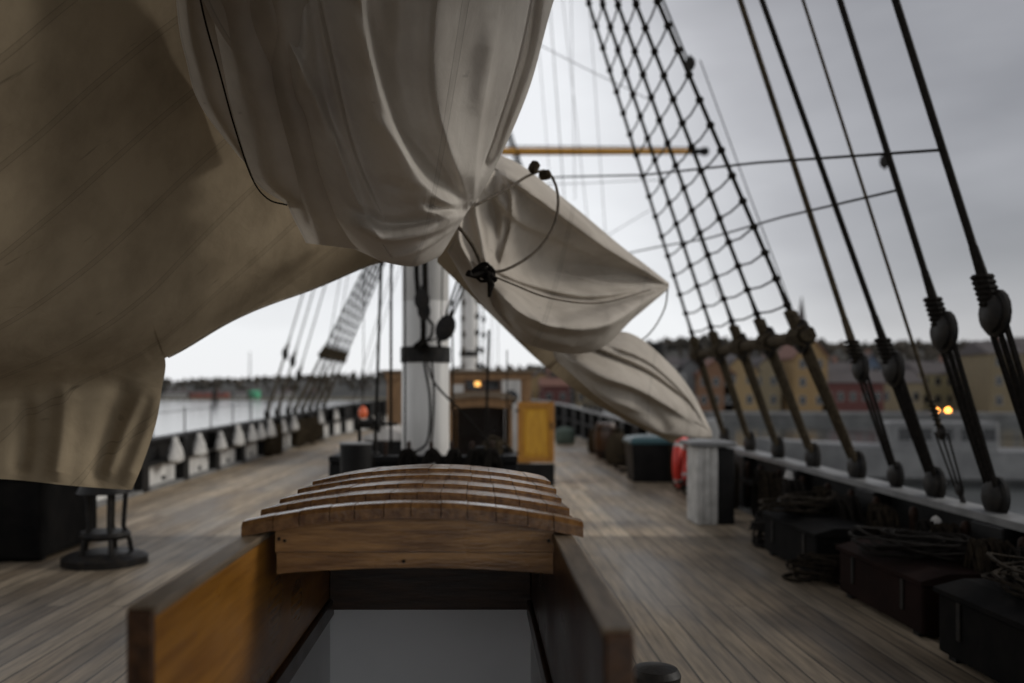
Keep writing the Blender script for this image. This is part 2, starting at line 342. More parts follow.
# deck with a well for the stairs
HX0, HX1, HY0, HY1 = -0.575, 0.205, 1.45, 3.5         # inside of the near stair well
d = MB()
cells = []
ys = sorted(set([y for y in YS] + [HY0, HY1]))
for a, b in zip(ys[:-1], ys[1:]):
    xs = lambda Y: (side(Y, -1), side(Y, 1))
    if a >= HY0 - 1e-6 and b <= HY1 + 1e-6:
        d.add([(xs(a)[0], a, 0), (HX0 - .04, a, 0), (HX0 - .04, b, 0), (xs(b)[0], b, 0)], [(0, 1, 2, 3)])
        d.add([(HX1 + .04, a, 0), (xs(a)[1], a, 0), (xs(b)[1], b, 0), (HX1 + .04, b, 0)], [(0, 1, 2, 3)])
    else:
        d.add([(xs(a)[0], a, 0), (xs(a)[1], a, 0), (xs(b)[1], b, 0), (xs(b)[0], b, 0)], [(0, 1, 2, 3)])
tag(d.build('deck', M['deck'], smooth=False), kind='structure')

# hull shell under the bulwarks
hb = MB()
for s in (-1, 1):
    A = np.array([[(side(Y, s) + s * (0.17 + 0.0), Y, -0.02) for Y in YS], [(CX + s * (half(Y) * 0.97 + 0.12), Y, -3.4) for Y in YS]])
    hb.grid(A)
tag(hb.build('ship_hull', M['black']), 'black painted hull of the sailing ship below the deck', 'hull')

# bulwarks
def bulwark(s, label):
    t = thing('bulwark', label, 'bulwark', (side(5, s), 5, 0))
    def pc(name, o1, o2, z1, z2, m, y0=-4, y1=43):
        mb = MB(); yy = [y for y in YS if y0 <= y <= y1]
        for a, b in zip(yy[:-1], yy[1:]):
            q = []
            for Y in (a, b):
                X = side(Y, s)
                q += [(X + s * o1, Y, z1(Y)), (X + s * o2, Y, z1(Y)), (X + s * o2, Y, z2(Y)), (X + s * o1, Y, z2(Y))]
            mb.add(q, [(0, 1, 5, 4), (1, 2, 6, 5), (2, 3, 7, 6), (3, 0, 4, 7)])
        o = mb.build(name, m, smooth=False, origin=t.location); o.location = (0, 0, 0); o.parent = t; return o
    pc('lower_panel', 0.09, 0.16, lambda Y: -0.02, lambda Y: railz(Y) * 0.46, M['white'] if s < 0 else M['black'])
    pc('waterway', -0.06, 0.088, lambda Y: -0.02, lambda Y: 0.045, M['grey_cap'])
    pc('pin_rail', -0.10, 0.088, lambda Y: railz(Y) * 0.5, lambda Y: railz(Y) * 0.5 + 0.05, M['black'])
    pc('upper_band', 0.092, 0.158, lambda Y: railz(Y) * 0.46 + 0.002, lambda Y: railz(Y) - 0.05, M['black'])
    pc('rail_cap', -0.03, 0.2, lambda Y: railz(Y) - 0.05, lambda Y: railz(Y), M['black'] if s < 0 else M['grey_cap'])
    k = 0; Y = 13.4 - 1.87 * 9
    while Y < 39:
        X = side(Y, s)
        mb = MB(); mb.bbox(-0.06 if s > 0 else -0.10, 0.10 if s > 0 else 0.06, -(0.14 if s < 0 else 0.19), 0.14 if s < 0 else 0.19, -0.0, railz(Y) - 0.055, 0.01)
        o = mb.build('stanchion', M['black'], smooth=False); o.location = (X - t.location.x, Y - 5, 0); o.parent = t
        if Y < 26:
            mb = MB(); mb.bbox(-0.02, 0.02, -0.07, 0.07, 0.05, 0.12, 0.01)
            o = mb.build('scupper', M['black'], smooth=False); o.location = (X + s * 0.085 - t.location.x, Y - 5 - 0.72, 0.03); o.parent = t
        Y += 1.87
    return t
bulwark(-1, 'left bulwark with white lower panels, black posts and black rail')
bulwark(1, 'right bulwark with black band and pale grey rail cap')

# lifeline outside the left rail
t = thing('lifeline_fence', 'thin wire lifeline on slim posts above the left rail', 'railing', (-5.15, 12, 0.7))
for k in range(14):
    Y = 9.6 + 1.55 * k
    if Y > 24: break
    mb = MB(); z0 = railz(Y) - 0.06; mb.tube([(0, 0, z0 - 0.7), (0, 0, z0 - 0.7 + 0.5)], 0.014, 6)
    o = mb.build('post', M['iron'], t); o.location = (0, Y - 12, 0)
mb = MB()
for zz in (0.44,):
    mb.tube([(0, y - 12, railz(y) - 0.76 + zz) for y in np.arange(9.6, 23.6, 1.55)], 0.006, 5)
mb.build('wire', M['iron'], t)

# canvas covers under the rails
def cover_mesh(seed):
    r = random.Random(seed); mb = MB()
    prof = [(0.02, 0.335), (0.045, 0.325), (0.055, 0.30), (0.075, 0.25), (0.12, 0.18), (0.155, 0.09), (0.17, 0.03), (0.14, 0.0), (0.05, -0.02)]
    n = 18; vs = []
    for (ra, z) in prof:
        for k in range(n):
            a = 2 * math.pi * k / n; q = 1 + 0.10 * math.sin(a * 3 + seed) + 0.06 * math.sin(a * 7 + z * 20)
            vs.append((ra * 0.62 * q * math.cos(a), ra * q * math.sin(a), z + 0.01 * math.sin(2 * a + seed)))
    fs = [(i * n + k, i * n + (k + 1) % n, (i + 1) * n + (k + 1) % n, (i + 1) * n + k) for i in range(len(prof) - 1) for k in range(n)]
    fs.append(tuple((len(prof) - 1) * n + k for k in range(n)))
    mb.add(vs, fs); return mb
cvs = []
for sd_ in range(3):
    o = cover_mesh(sd_).build('canvas_cover', M['bag']); cvs.append(o)
def covers(s, ys, word):
    for i, Y in enumerate(ys):
        src = cvs[i % 3]
        if 'category' in src.keys(): o = src.copy(); COL.objects.link(o)
        else: o = src
        o.location = (side(Y, s) - s * 0.17, Y, railz(Y) - 0.39); o.rotation_euler = (0, 0, 0 if s < 0 else math.pi)
        sc = (1.12 if s < 0 else 0.95) + 0.12 * math.sin(i * 2.3); o.scale = (sc, sc, sc)
        tag(o, '%s white canvas teardrop cover under the %s rail, counting from the near end' % (ORD[i], word), 'canvas cover', 'canvas covers hanging under the %s rail' % word)
covers(-1, [9.2, 10.6, 11.9, 14.35, 15.6, 16.9, 18.1, 19.2, 20.0, 20.9, 22.3, 23.6, 27.5, 30], 'left')
covers(1, [6.35, 9.35, 12.9, 17.0], 'right')

# ------------------------------------------------------------------ near stair hatch
t = thing('companion_hatch', 'varnished stair hatch with arched slatted sliding roof in the foreground', 'hatch', ((HX0 + HX1) / 2, 2.5, 0))
ox, oy = t.location.x, 2.5
def hb_(name, m, fn, smooth=False, parent=None):
    mb = MB(); fn(mb); o = mb.build(name, m, smooth=smooth, origin=(ox, oy, 0)); o.location = (0, 0, 0); o.parent = parent or t; return o
# side walls
for s, X in ((-1, HX0), (1, HX1)):
    xo = X + s * 0.042; h0 = 1.60 if s < 0 else 1.45
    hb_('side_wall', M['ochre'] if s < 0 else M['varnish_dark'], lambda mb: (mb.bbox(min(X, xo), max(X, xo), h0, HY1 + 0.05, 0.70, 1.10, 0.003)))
    hb_('side_beam', M['varnish_dark'], lambda mb: mb.bbox(min(X - s * 0.015, xo), max(X - s * 0.015, xo), h0 + 0.002, HY1 + 0.05, 0.63, 0.698, 0.006))
    hb_('well_lining', M['wellwhite'], lambda mb: mb.box(min(X, xo), max(X, xo), h0 + 0.003, HY1 + 0.05, -1.9, 0.628))
    hb_('side_rail', M['wood_grey'], lambda mb: mb.bbox(min(X - s * 0.006, xo + s * 0.006), max(X - s * 0.006, xo + s * 0.006), h0 - 0.005, 2.75, 1.102, 1.120, 0.003))
    hb_('corner_post', M['varnish_dark'], lambda mb: mb.bbox(min(X - s * 0.003, xo + s * 0.003), max(X - s * 0.003, xo + s * 0.003), h0 - 0.016, h0 - 0.002, 0.004, 1.115, 0.004))
hb_('back_panel', M['wellwhite'], lambda mb: mb.box(HX0, HX1, HY1, HY1 + 0.04, -1.9, 0.655))
hb_('back_beam', M['varnish_dark_x'], lambda mb: mb.bbox(HX0, HX1, HY1 - 0.02, HY1 + 0.045, 0.657, 1.12, 0.004))
hb_('well_floor', M['varnish_dark'], lambda mb: mb.box(HX0 - .05, HX1 + .05, HY0, HY1 + 0.05, -1.95, -1.9))
hb_('front_panel', M['varnish_dark'], lambda mb: mb.box(HX0 + 0.003, HX1 - 0.003, HY0, HY0 + 0.03, -1.9, 0.30))
for k in range(6):
    hb_('stair_tread', M['varnish_y'], lambda mb: mb.bbox(HX0 + 0.01, HX1 - 0.01, 2.1 + k * 0.21, 2.36 + k * 0.21, -1.75 + 0.0 + (5 - k) * 0.0 + k * -0.02 - 0.0, -1.72 + k * -0.02, 0.004))
# roof
RC, RH = -0.173, 0.455
def arc(X, lift=0.0): 
    q = (X - RC) / RH
    return 1.200 - 0.052 * q * q + lift
def arched(mb, x0, x1, y0, y1, th, lift, n=24, jag=0, r=0.0):
    xs = np.linspace(x0, x1, n + 1)
    vs = []
    for X in xs:
        z = arc(X, lift)
        vs += [(X, y0, z - th), (X, y0 + 0.0, z - r), (X, y0 + r, z), (X, y1, z), (X, y1, z - th)]
    fs = []
    for i in range(n):
        for k in range(5):
            fs.append((i * 5 + k, (i + 1) * 5 + k, (i + 1) * 5 + (k + 1) % 5, i * 5 + (k + 1) % 5))
    fs.append((0, 1, 2, 3, 4)); fs.append(tuple(n * 5 + k for k in (4, 3, 2, 1, 0)))
    mb.add(vs, fs)
def roof_shell(mb):
    w0 = 0.078; x = RC - RH + 0.012; i = 0
    while x < RC + RH - 0.015:                                # fore and aft planks with open seams
        x1 = min(x + w0 - 0.004, RC + RH - 0.012)
        arched(mb, x, x1, 2.455, 2.60, 0.028, -0.006 + random.uniform(-0.0015, 0.0015), 3, r=0.003); x += w0; i += 1
hb_('roof_planks', M['varnish_y'], roof_shell)
def lip(mb):
    x = RC - RH; k = 0
    ws = [0.085, 0.07, 0.08, 0.066, 0.078, 0.072, 0.08, 0.07, 0.076, 0.084, 0.07, 0.079]
    while x < RC + RH - 0.01:
        w_ = ws[k % 12]; x1 = min(x + w_ - 0.0022, RC + RH)
        arched(mb, x, x1, 2.385 + random.uniform(0, 0.004), 2.452, 0.040, 0.006 + random.uniform(-0.001, 0.001), 3, r=0.012); x += w_; k += 1
hb_('roof_lip', M['varnish_y'], lip)
def lapped(mb, y0, y1):                                  # short fore and aft planks, front edge proud of the row before it
    x = RC - RH + 0.006; e_ = RC + RH - 0.008; k = int(y0 * 100)
    while x < e_ - 0.01:
        w_ = (0.082, 0.07, 0.078, 0.066, 0.075)[k % 5]; x1 = min(x + w_ - 0.0018, e_); xs = np.linspace(x, x1, 4); vs = []; j_ = random.uniform(-0.0012, 0.0012)
        for X in xs:
            zf, zb = arc(X, 0.013 + j_), arc(X, 0.001 + j_)
            vs += [(X, y0, zf - 0.026), (X, y0, zf - 0.007), (X, y0 + 0.008, zf), (X, y1, zb), (X, y1, zb - 0.022)]
        fs = [(i * 5 + q, (i + 1) * 5 + q, (i + 1) * 5 + (q + 1) % 5, i * 5 + (q + 1) % 5) for i in range(3) for q in range(5)] + [(0, 1, 2, 3, 4), (19, 18, 17, 16, 15)]
        mb.add(vs, fs); x += w_; k += 1
for (y0, y1) in ((2.575, 2.84), (2.82, 3.12), (3.10, 3.40), (3.38, 3.74)):
    hb_('roof_row', M['varnish_y'], lambda mb: lapped(mb, y0, y1))
# fascia boards
def fascia1(mb):
    xs = np.linspace(-0.545, 0.205, 25); vs = []
    for X in xs: vs += [(X, 2.42, 1.070), (X, 2.42, arc(X) - 0.036), (X, 2.45, arc(X) - 0.036), (X, 2.45, 1.070)]
    fs = [(i * 4 + k, (i + 1) * 4 + k, (i + 1) * 4 + (k + 1) % 4, i * 4 + (k + 1) % 4) for i in range(24) for k in range(4)]
    fs += [(0, 1, 2, 3), (99, 98, 97, 96)]; mb.add(vs, fs)
hb_('fascia_board', M['varnish'], fascia1)
def fascia2(mb):
    xs = np.linspace(-0.543, 0.203, 25); vs = []
    for X in xs:
        zb = 1.026 - 0.018 * ((X - RC) / 0.38) ** 2
        vs += [(X, 2.428, zb), (X, 2.428, 1.067), (X, 2.455, 1.067), (X, 2.455, zb)]
    fs = [(i * 4 + k, (i + 1) * 4 + k, (i + 1) * 4 + (k + 1) % 4, i * 4 + (k + 1) % 4) for i in range(24) for k in range(4)]
    fs += [(0, 1, 2, 3), (99, 98, 97, 96)]; mb.add(vs, fs)
hb_('fascia_board', M['varnish'], fascia2)
mbk = MB()
for (x, z) in ((-0.535, 1.105), (-0.52, 1.10), (-0.20, 1.045), (0.19, 1.10)): mbk.lathe([(0.005, 0), (0.004, 0.003)], (0, 0, 0), 8, Matrix.Translation((x, 2.42, z)) @ Matrix.Rotation(R(90), 4, 'X'))
o = mbk.build('screw_head', M['iron'], origin=(ox, oy, 0)); o.location = (0, 0, 0); o.parent = t

# black post at the bottom edge on the right
mb = MB(); mb.lathe([(0.11, 0.0), (0.11, 0.03), (0.07, 0.05), (0.06, 0.22), (0.075, 0.26), (0.10, 0.29), (0.105, 0.325), (0.09, 0.35), (0.04, 0.365)], n=20)
o = mb.build('mooring_bollard', M['iron']); o.location = (0.74, 3.75, 0.0); tag(o, 'low black iron bollard on deck beside the near stair hatch', 'bollard')

# ------------------------------------------------------------------ sails
def cr1(C, n):                                        # Catmull-Rom along axis 0
    C = np.asarray(C, float); m = len(C)
    E = np.concatenate([[2 * C[0] - C[1]], C, [2 * C[-1] - C[-2]]]); outp = []
    for q in np.linspace(0, m - 1, n):
        i = min(int(q), m - 2); f = q - i; p0, p1, p2, p3 = E[i], E[i + 1], E[i + 2], E[i + 3]
        outp.append(0.5 * ((2 * p1) + (-p0 + p2) * f + (2 * p0 - 5 * p1 + 4 * p2 - p3) * f * f + (-p0 + 3 * p1 - 3 * p2 + p3) * f ** 3))
    return np.array(outp)
def surf(C, nu, nv):
    C = np.asarray(C, float)                          # rows x cols x 3
    A = cr1(C, nu); B = cr1(np.swapaxes(A, 0, 1), nv); return np.swapaxes(B, 0, 1)
def toW(A):                                           # traced outline points carry their own distance
    px, py, Y = A[..., 0], A[..., 1], A[..., 2]
    return np.stack([(px - VX) / F * Y, Y, H - (py - VY) / F * Y], -1)
def segd(px, py, poly):
    best = np.full(px.shape, 1e9); tt = np.zeros(px.shape); sg = np.zeros(px.shape); n = len(poly) - 1
    for i in range(n):
        ax, ay = poly[i]; bx, by = poly[i + 1]; dx, dy = bx - ax, by - ay
        q = np.clip(((px - ax) * dx + (py - ay) * dy) / (dx * dx + dy * dy), 0, 1)
        dd_ = np.hypot(px - ax - q * dx, py - ay - q * dy); mk = dd_ < best
        best = np.where(mk, dd_, best); tt = np.where(mk, (i + q) / n, tt); sg = np.where(mk, dx * (py - ay) - dy * (px - ax), sg)
    return best, tt, sg
def smoothpoly(p, n=14): return [tuple(q) for q in cr1(np.array(p, float), n)]
def folds(A, fl, gain=1.25):                                     # fl: (polyline, width, height in m, fade)
    px, py = A[..., 0].copy(), A[..., 1].copy(); h = np.zeros(px.shape)
    for (poly, wd, amp, fade) in fl:
        dist, tt, sg = segd(px, py, smoothpoly(poly))
        w_ = wd if not fade else np.where(sg * fade > 0, wd * 0.28, wd * 1.15)
        env = np.clip(np.minimum(tt, 1 - tt) * 6 + 0.25, 0, 1)
        h += gain * amp * env * np.exp(-(dist / w_) ** 2)
    A[..., 2] -= h; return A
def add_sheet(mb, uvs, G, su=1.0, sv=1.0):
    ni, nj = G.shape[:2]; mb.grid(G)
    du = np.linalg.norm(np.diff(G, axis=1), axis=-1).mean(0); dv_ = np.linalg.norm(np.diff(G, axis=0), axis=-1).mean(1)
    cu = np.concatenate([[0], np.cumsum(du)]) * su; cv = np.concatenate([[0], np.cumsum(dv_)]) * sv
    for i in range(ni):
        for j in range(nj): uvs.append((cu[j], cv[i]))
def sail_obj(name, sheets, m, parent=None, origin=(0, 0, 0)):
    mb = MB(); uvs = []
    for G in sheets: add_sheet(mb, uvs, G)
    if m is M['canvas_old']: uvs = [(-v[0] * 1.1, v[2] - v[1]) for v in mb.v]     # panels cut in line across the whole sail
    o = mb.build(name, m, origin=origin)
    uvl = o.data.uv_layers.new(name='UVMap')
    li = np.zeros(len(o.data.loops), dtype=np.int32); o.data.loops.foreach_get('vertex_index', li)
    uvl.data.foreach_set('uv', np.array(uvs, np.float32)[li].ravel())
    if parent is not None: o.parent = parent; o.location = (0, 0, 0)
    return o
def creases(A, c, n, a0, a1, l0, l1, seed, amp=0.028, wd=3.0):      # sharp creases fanning out of a lashing
    q = random.Random(seed); fl = []
    for k in range(n):
        a = R(a0 + (a1 - a0) * (k + q.uniform(0.1, 0.9)) / n); ln = q.uniform(l0, l1); b = a + q.uniform(-0.25, 0.25)
        p0 = (c[0] + 8 * math.cos(a), c[1] - 8 * math.sin(a)); p1 = (c[0] + ln * 0.5 * math.cos(a), c[1] - ln * 0.5 * math.sin(a)); p2 = (p1[0] + ln * 0.5 * math.cos(b), p1[1] - ln * 0.5 * math.sin(b))
        fl.append(([p0, p1, p2], wd * q.uniform(0.6, 1.6), amp * q.choice((-1, 1)) * q.uniform(0.5, 1.2), False))
    return folds(A, fl)
def wrinkle(A, amp, fx, fy, ph=0):
    px, py = A[..., 0], A[..., 1]
    A[..., 2] += amp * (np.sin(px * fx + py * fy + ph) + 0.5 * np.sin(px * fx * 2.3 - py * fy * 1.7 + ph * 2) )
    return A

# A: the long canvas that sweeps overhead on the left, its free edge over the deck
def invW(x, Y, z): return (x, Y, z)
rowE = [(425, 262, 5.4), (372, 262, 5.0), (300, 292, 4.7), (230, 322, 4.4), (165, 355, 4.15), (90, 378, 3.95), (-10, 400, 3.75), (-160, 430, 3.5)]
row2 = [(420, 232, 5.0), (360, 225, 4.7), (290, 252, 4.4), (218, 280, 4.1), (150, 310, 3.8), (75, 338, 3.6), (-20, 358, 3.4), (-170, 385, 3.2)]
row3 = [(410, 160, 4.7), (350, 160, 4.5), (275, 175, 4.2), (200, 190, 3.85), (125, 212, 3.5), (50, 235, 3.2), (-40, 255, 2.9), (-200, 280, 2.6)]
row4 = [(400, 40, 4.3), (335, 40, 4.05), (255, 45, 3.75), (170, 50, 3.4), (90, 60, 3.05), (10, 75, 2.7), (-80, 90, 2.45), (-250, 110, 2.1)]
row5 = [(400, -140, 3.7), (320, -140, 3.5), (230, -140, 3.2), (130, -140, 2.85), (40, -140, 2.5), (-60, -140, 2.2), (-170, -140, 1.9), (-380, -140, 1.6)]
CA = np.array([rowE, row2, row3, row4, row5], float)
vis = toW(CA)
xs8 = np.array([0.35, -0.05, -0.5, -0.95, -1.4, -1.9, -2.4, -3.1])
dz8 = 0.09 * np.abs(xs8 + 0.3) ** 1.9
extra = np.array([[(x, 1.1, 3.25 - q) for x, q in zip(xs8, dz8)], [(x, -1.2, 3.3 - q) for x, q in zip(xs8, dz8)], [(x, -1.6, 3.33 - q) for x, q in zip(xs8, dz8)]])
GA = surf(np.concatenate([vis, extra]), 110, 90)
GO = surf(np.concatenate([vis[4:], extra]), 50, 90)
ii, jj = np.meshgrid(np.linspace(0, 1, 110), np.linspace(0, 1, 90), indexing='ij')
GA[..., 2] += 0.0 * 0.022 * np.sin(ii * 26 + jj * 5) + 0.012 * np.sin(ii * 11 - jj * 19 + 1) + 0.006 * np.sin(jj * 55 + ii * 9)
# the clew hangs down at the far left in one sweep with the overhead cloth
def crp(C, ps):
    C = np.asarray(C, float); m = len(C); E = np.concatenate([[2 * C[0] - C[1]], C, [2 * C[-1] - C[-2]]]); o_ = []
    for q in ps:
        i = min(int(q), m - 2); f = q - i; p0, p1, p2, p3 = E[i], E[i + 1], E[i + 2], E[i + 3]
        o_.append(0.5 * ((2 * p1) + (-p0 + p2) * f + (2 * p0 - 5 * p1 + 4 * p2 - p3) * f * f + (-p0 + 3 * p1 - 3 * p2 + p3) * f ** 3))
    return np.array(o_)
rowsAll = np.swapaxes(CA, 0, 1)                                    # columns first
Rt = cr1(np.swapaxes(crp(rowsAll, np.linspace(0, 4, 90)), 0, 1), 110)
up = np.swapaxes(crp(rowsAll, np.linspace(4, 7, 230)), 0, 1)       # 5 rows, bottom first
dn = np.array([
 [(132, 487, 4.06), (60, 487, 3.9), (-30, 482, 3.76), (-160, 480, 3.55)],
 [(143, 460, 4.09), (66, 462, 3.92), (-26, 460, 3.78), (-160, 462, 3.56)],
 [(156, 420, 4.13), (76, 428, 3.96), (-20, 436, 3.81), (-160, 448, 3.56)],
 [(162, 385, 4.17), (84, 402, 3.98), (-14, 417, 3.80), (-160, 438, 3.54)]], float)
dn = np.swapaxes(crp(np.swapaxes(dn, 0, 1), np.linspace(0, 3, 230)), 0, 1)
Lt = cr1(np.concatenate([dn, up]), 240)
Lt = folds(Lt, [([(158, 385), (148, 425), (125, 485)], 9, 0.04, 0), ([(125, 375), (110, 430), (95, 487)], 11, -0.05, 0), ([(146, 385), (122, 435), (104, 480)], 7, 0.03, 0),
              ([(66, 385), (62, 440), (55, 485)], 10, 0.05, 0), ([(24, 400), (25, 440), (20, 480)], 9, -0.05, 0), ([(150, 350), (130, 362), (100, 372)], 8, 0.02, 0)], 0.75)
tS = thing('overhead_sail', 'stained brown canvas sail sweeping overhead from the left with a hanging corner', 'sail', (-1.2, 3.5, 2.2))
def parented(o, t): o.parent = t; o.location = -Vector(t.location); return o
wv = lambda G, a, b: G + np.stack([0 * G[..., 0], 0 * G[..., 0], 0.012 * np.sin(G[..., 0] * 5 + G[..., 1] * a) + 0.007 * np.sin(G[..., 1] * b - G[..., 0] * 7)], -1)
parented(sail_obj('sail_cloth', [wv(toW(Rt), 3, 5)], M['canvas_old']), tS)
parented(sail_obj('hanging_corner', [wv(toW(Lt), 3, 5)], M['canvas_old']), tS)
parented(sail_obj('overhead_cloth', [wv(GO, 3, 5)], M['canvas_old']), tS)
# unseen sheet added beside the sail's left edge to block light from the left
lw = np.array([[GA[i, -1], GA[i, -1] + np.array([-0.7, 0, -0.25]), GA[i, -1] + np.array([-1.15, 0.1, -0.9]), np.array([GA[i, -1][0] - 1.25, GA[i, -1][1] + 0.1, min(0.55, GA[i, -1][2] - 0.9)])] for i in range(0, 110, 9)])
LW = surf(lw, 70, 30); q_ = np.linspace(0, 50, 70)[:, None]; LW[..., 0] += 0.05 * np.sin(q_ + np.linspace(0, 2, 30)[None])
parented(sail_obj('side_shade_sheet', [LW], M['canvas_old']), tS)
rw = np.array([[(0.3, Y, 3.26 + d_), (1.2, Y, 3.35 + d_), (2.3, Y, 3.3 + d_), (3.2, Y, 3.0 + d_), (3.6, Y, 2.6 + d_)] for Y, d_ in ((2.9, 0.3), (1.5, 0.1), (0.4, 0), (-0.4, 0), (-1.0, 0))])  # unseen sheet added over and behind the camera to shade the near deck
rw2 = np.array([[(x, Y, z_) for x in (1.0, 1.4, 1.8, 2.2)] for Y, z_ in ((6.6, 5.0), (5.2, 4.4), (3.9, 3.95), (2.7, 3.75))])  # unseen sheet added above the view to shade the right deck
parented(sail_obj('forward_shade_sheet', [surf(rw2, 30, 30)], M['canvas_old']), tS)
parented(sail_obj('aft_shade_sheet', [surf(rw, 50, 40)], M['canvas_old']), tS)
# bolt rope along the free edge
ed = [Vector(p) for p in wv(toW(Rt), 3, 5)[0, :, :]]
mb = MB(); mb.tube(ed[::2], 0.007, 6); parented(mb.build('bolt_rope', M['rope_pale']), tS)

# B: the big bunched sail above the hatch
tB = thing('furled_sail', 'bunched grey canvas sail hanging in heavy folds at the top centre', 'sail', (-0.4, 4, 2.6))
cB = np.array([
 [(120, -330, 2.7), (240, -330, 2.7), (380, -330, 2.8), (520, -330, 3.0), (660, -330, 3.4)],
 [(165, -140, 2.75), (270, -140, 2.8), (385, -140, 2.95), (500, -140, 3.15), (600, -140, 3.6)],
 [(203, 0, 3.1), (300, 0, 3.08), (385, 0, 3.2), (475, 0, 3.42), (554, 0, 3.9)],
 [(264, 95, 3.42), (330, 95, 3.33), (388, 95, 3.42), (458, 95, 3.6), (528, 92, 4.05)],
 [(307, 172, 3.72), (352, 175, 3.58), (390, 178, 3.6), (442, 180, 3.75), (490, 178, 4.15)],
 [(331, 222, 4.0), (366, 235, 3.85), (388, 240, 3.8), (428, 236, 3.9), (466, 214, 4.25)],
 [(342, 243, 4.25), (368, 255, 4.15), (385, 262, 4.1), (415, 266, 4.15), (440, 256, 4.4)],
 [(348, 235, 4.6), (372, 245, 4.6), (385, 250, 4.6), (412, 252, 4.65), (436, 245, 4.8)]], float)
Bg = surf(cB, 280, 240)
Bg = folds(Bg, [
 ([(352, -80), (366, 40), (390, 125), (418, 178), (446, 203), (469, 212)], 20, 0.13, -1),
 ([(405, -80), (398, 40), (406, 110), (430, 160), (462, 196), (472, 206)], 14, -0.06, 0),
 ([(450, -80), (436, 20), (436, 90), (450, 150), (470, 200)], 17, 0.08, 1),
 ([(498, 20), (486, 90), (478, 140), (473, 200)], 12, 0.07, -1),
 ([(540, -40), (522, 50), (498, 130), (482, 170)], 4.5, -0.10, 1),
 ([(550, -40), (534, 60), (500, 150)], 5, 0.05, 0),
 ([(425, 203), (446, 209), (468, 209)], 5, -0.12, 0),
 ([(345, 222), (385, 240), (428, 234), (464, 216)], 9, 0.08, 1),
 ([(345, 205), (380, 222), (414, 222), (450, 213)], 6, -0.05, 0),
 ([(385, 262), (420, 251), (456, 227)], 5, 0.05, 1),
 ([(250, -60), (292, 50), (330, 130), (356, 200), (380, 240)], 16, 0.06, -1),
 ([(310, -60), (334, 60), (356, 150), (384, 215)], 9, -0.04, 1),
], 1.2)
Bg = wrinkle(Bg, 0.0035, 0.05, 0.03)
Bg = creases(Bg, (468, 212), 8, 82, 185, 60, 150, 3, 0.018, 6)
Bg = creases(Bg, (300, -60), 6, 258, 312, 160, 260, 5, 0.03, 11)
# strips of the same sail hanging behind its left side
def strip(l, r, Z, n=60, k=22, ph=0):
    rows = []
    for (a, b, z) in zip(l, r, Z): rows.append([(a[0], a[1], z + 0.08), ((a[0] * 2 + b[0]) / 3, (a[1] * 2 + b[1]) / 3, z - 0.06), ((a[0] + b[0] * 2) / 3, (a[1] + b[1] * 2) / 3, z - 0.02), (b[0], b[1], z + 0.1)])
    return surf(np.array(rows, float), n, k)
S1 = strip([(160, -200), (172, -60), (178, 20), (186, 60), (200, 105), (240, 158)], [(215, -200), (226, -60), (232, 20), (240, 60), (250, 115), (266, 182)], [2.8, 2.98, 3.24, 3.38, 3.58, 3.85], ph=1)
S2 = strip([(150, -200), (190, -60), (203, 12), (219, 70), (234, 125), (252, 178), (287, 205)], [(280, -200), (290, -60), (296, 12), (306, 70), (318, 125), (330, 178), (338, 215)], [2.72, 2.9, 3.16, 3.34, 3.54, 3.76, 3.95], ph=2)
S3 = strip([(236, -60), (256, 20), (262, 85), (271, 120), (279, 160), (287, 203), (306, 243)], [(310, -60), (320, 20), (330, 85), (338, 120), (348, 160), (362, 203), (378, 252)], [2.86, 3.14, 3.36, 3.48, 3.66, 3.86, 4.1], ph=3)
parented(sail_obj('sail_cloth', [toW(Bg)], M['canvas_b']), tB)
parented(sail_obj('sail_fold', [toW(S1)], M['canvas_b']), tB)
parented(sail_obj('sail_fold', [toW(S2), toW(S3)], M['canvas_b']), tB)
for (pts, r) in (([(190, -60, 2.77), (203, 12, 3.02), (219, 70, 3.24), (234, 125, 3.46), (252, 178, 3.66), (268, 199, 3.75), (287, 205, 3.82)], 0.0035),):
    mb = MB(); mb.tube([P(*p) for p in smoothpoly(pts, 30)], r, 6); parented(mb.build('bolt_rope', M['rope_dark']), tB)

# C: the pouch of sail running down to the right
tC = thing('brailed_sail', 'grey canvas sail tied into pouches that slope down to the right', 'sail', (0.6, 6, 2.2))
cC = np.array([
 [(462, 150, 5.3), (512, 160, 5.6), (566, 200, 6.0), (620, 245, 6.4), (650, 268, 6.65), (669, 283, 6.8)],
 [(462, 175, 4.95), (508, 180, 5.1), (564, 214, 5.5), (618, 254, 6.0), (649, 273, 6.4), (669, 284.5, 6.76)],
 [(460, 205, 4.85), (500, 218, 5.2), (556, 250, 5.75), (613, 274, 6.2), (646, 281, 6.5), (669, 286, 6.74)],
 [(457, 228, 4.85), (490, 252, 5.15), (546, 288, 5.65), (610, 296, 6.0), (644, 290, 6.4), (669, 287, 6.72)],
 [(452, 242, 4.9), (482, 280, 5.0), (535, 322, 5.1), (606, 325, 5.6), (642, 304, 6.25), (668, 289, 6.72)],
 [(448, 252, 5.1), (477, 298, 5.25), (526, 343, 5.5), (592, 352, 5.9), (634, 318, 6.4), (666, 291, 6.76)],
 [(460, 245, 5.4), (490, 285, 5.7), (535, 332, 6.0), (590, 338, 6.4), (630, 310, 6.65), (662, 290, 6.85)]], float)
Cg = surf(cC, 170, 220)
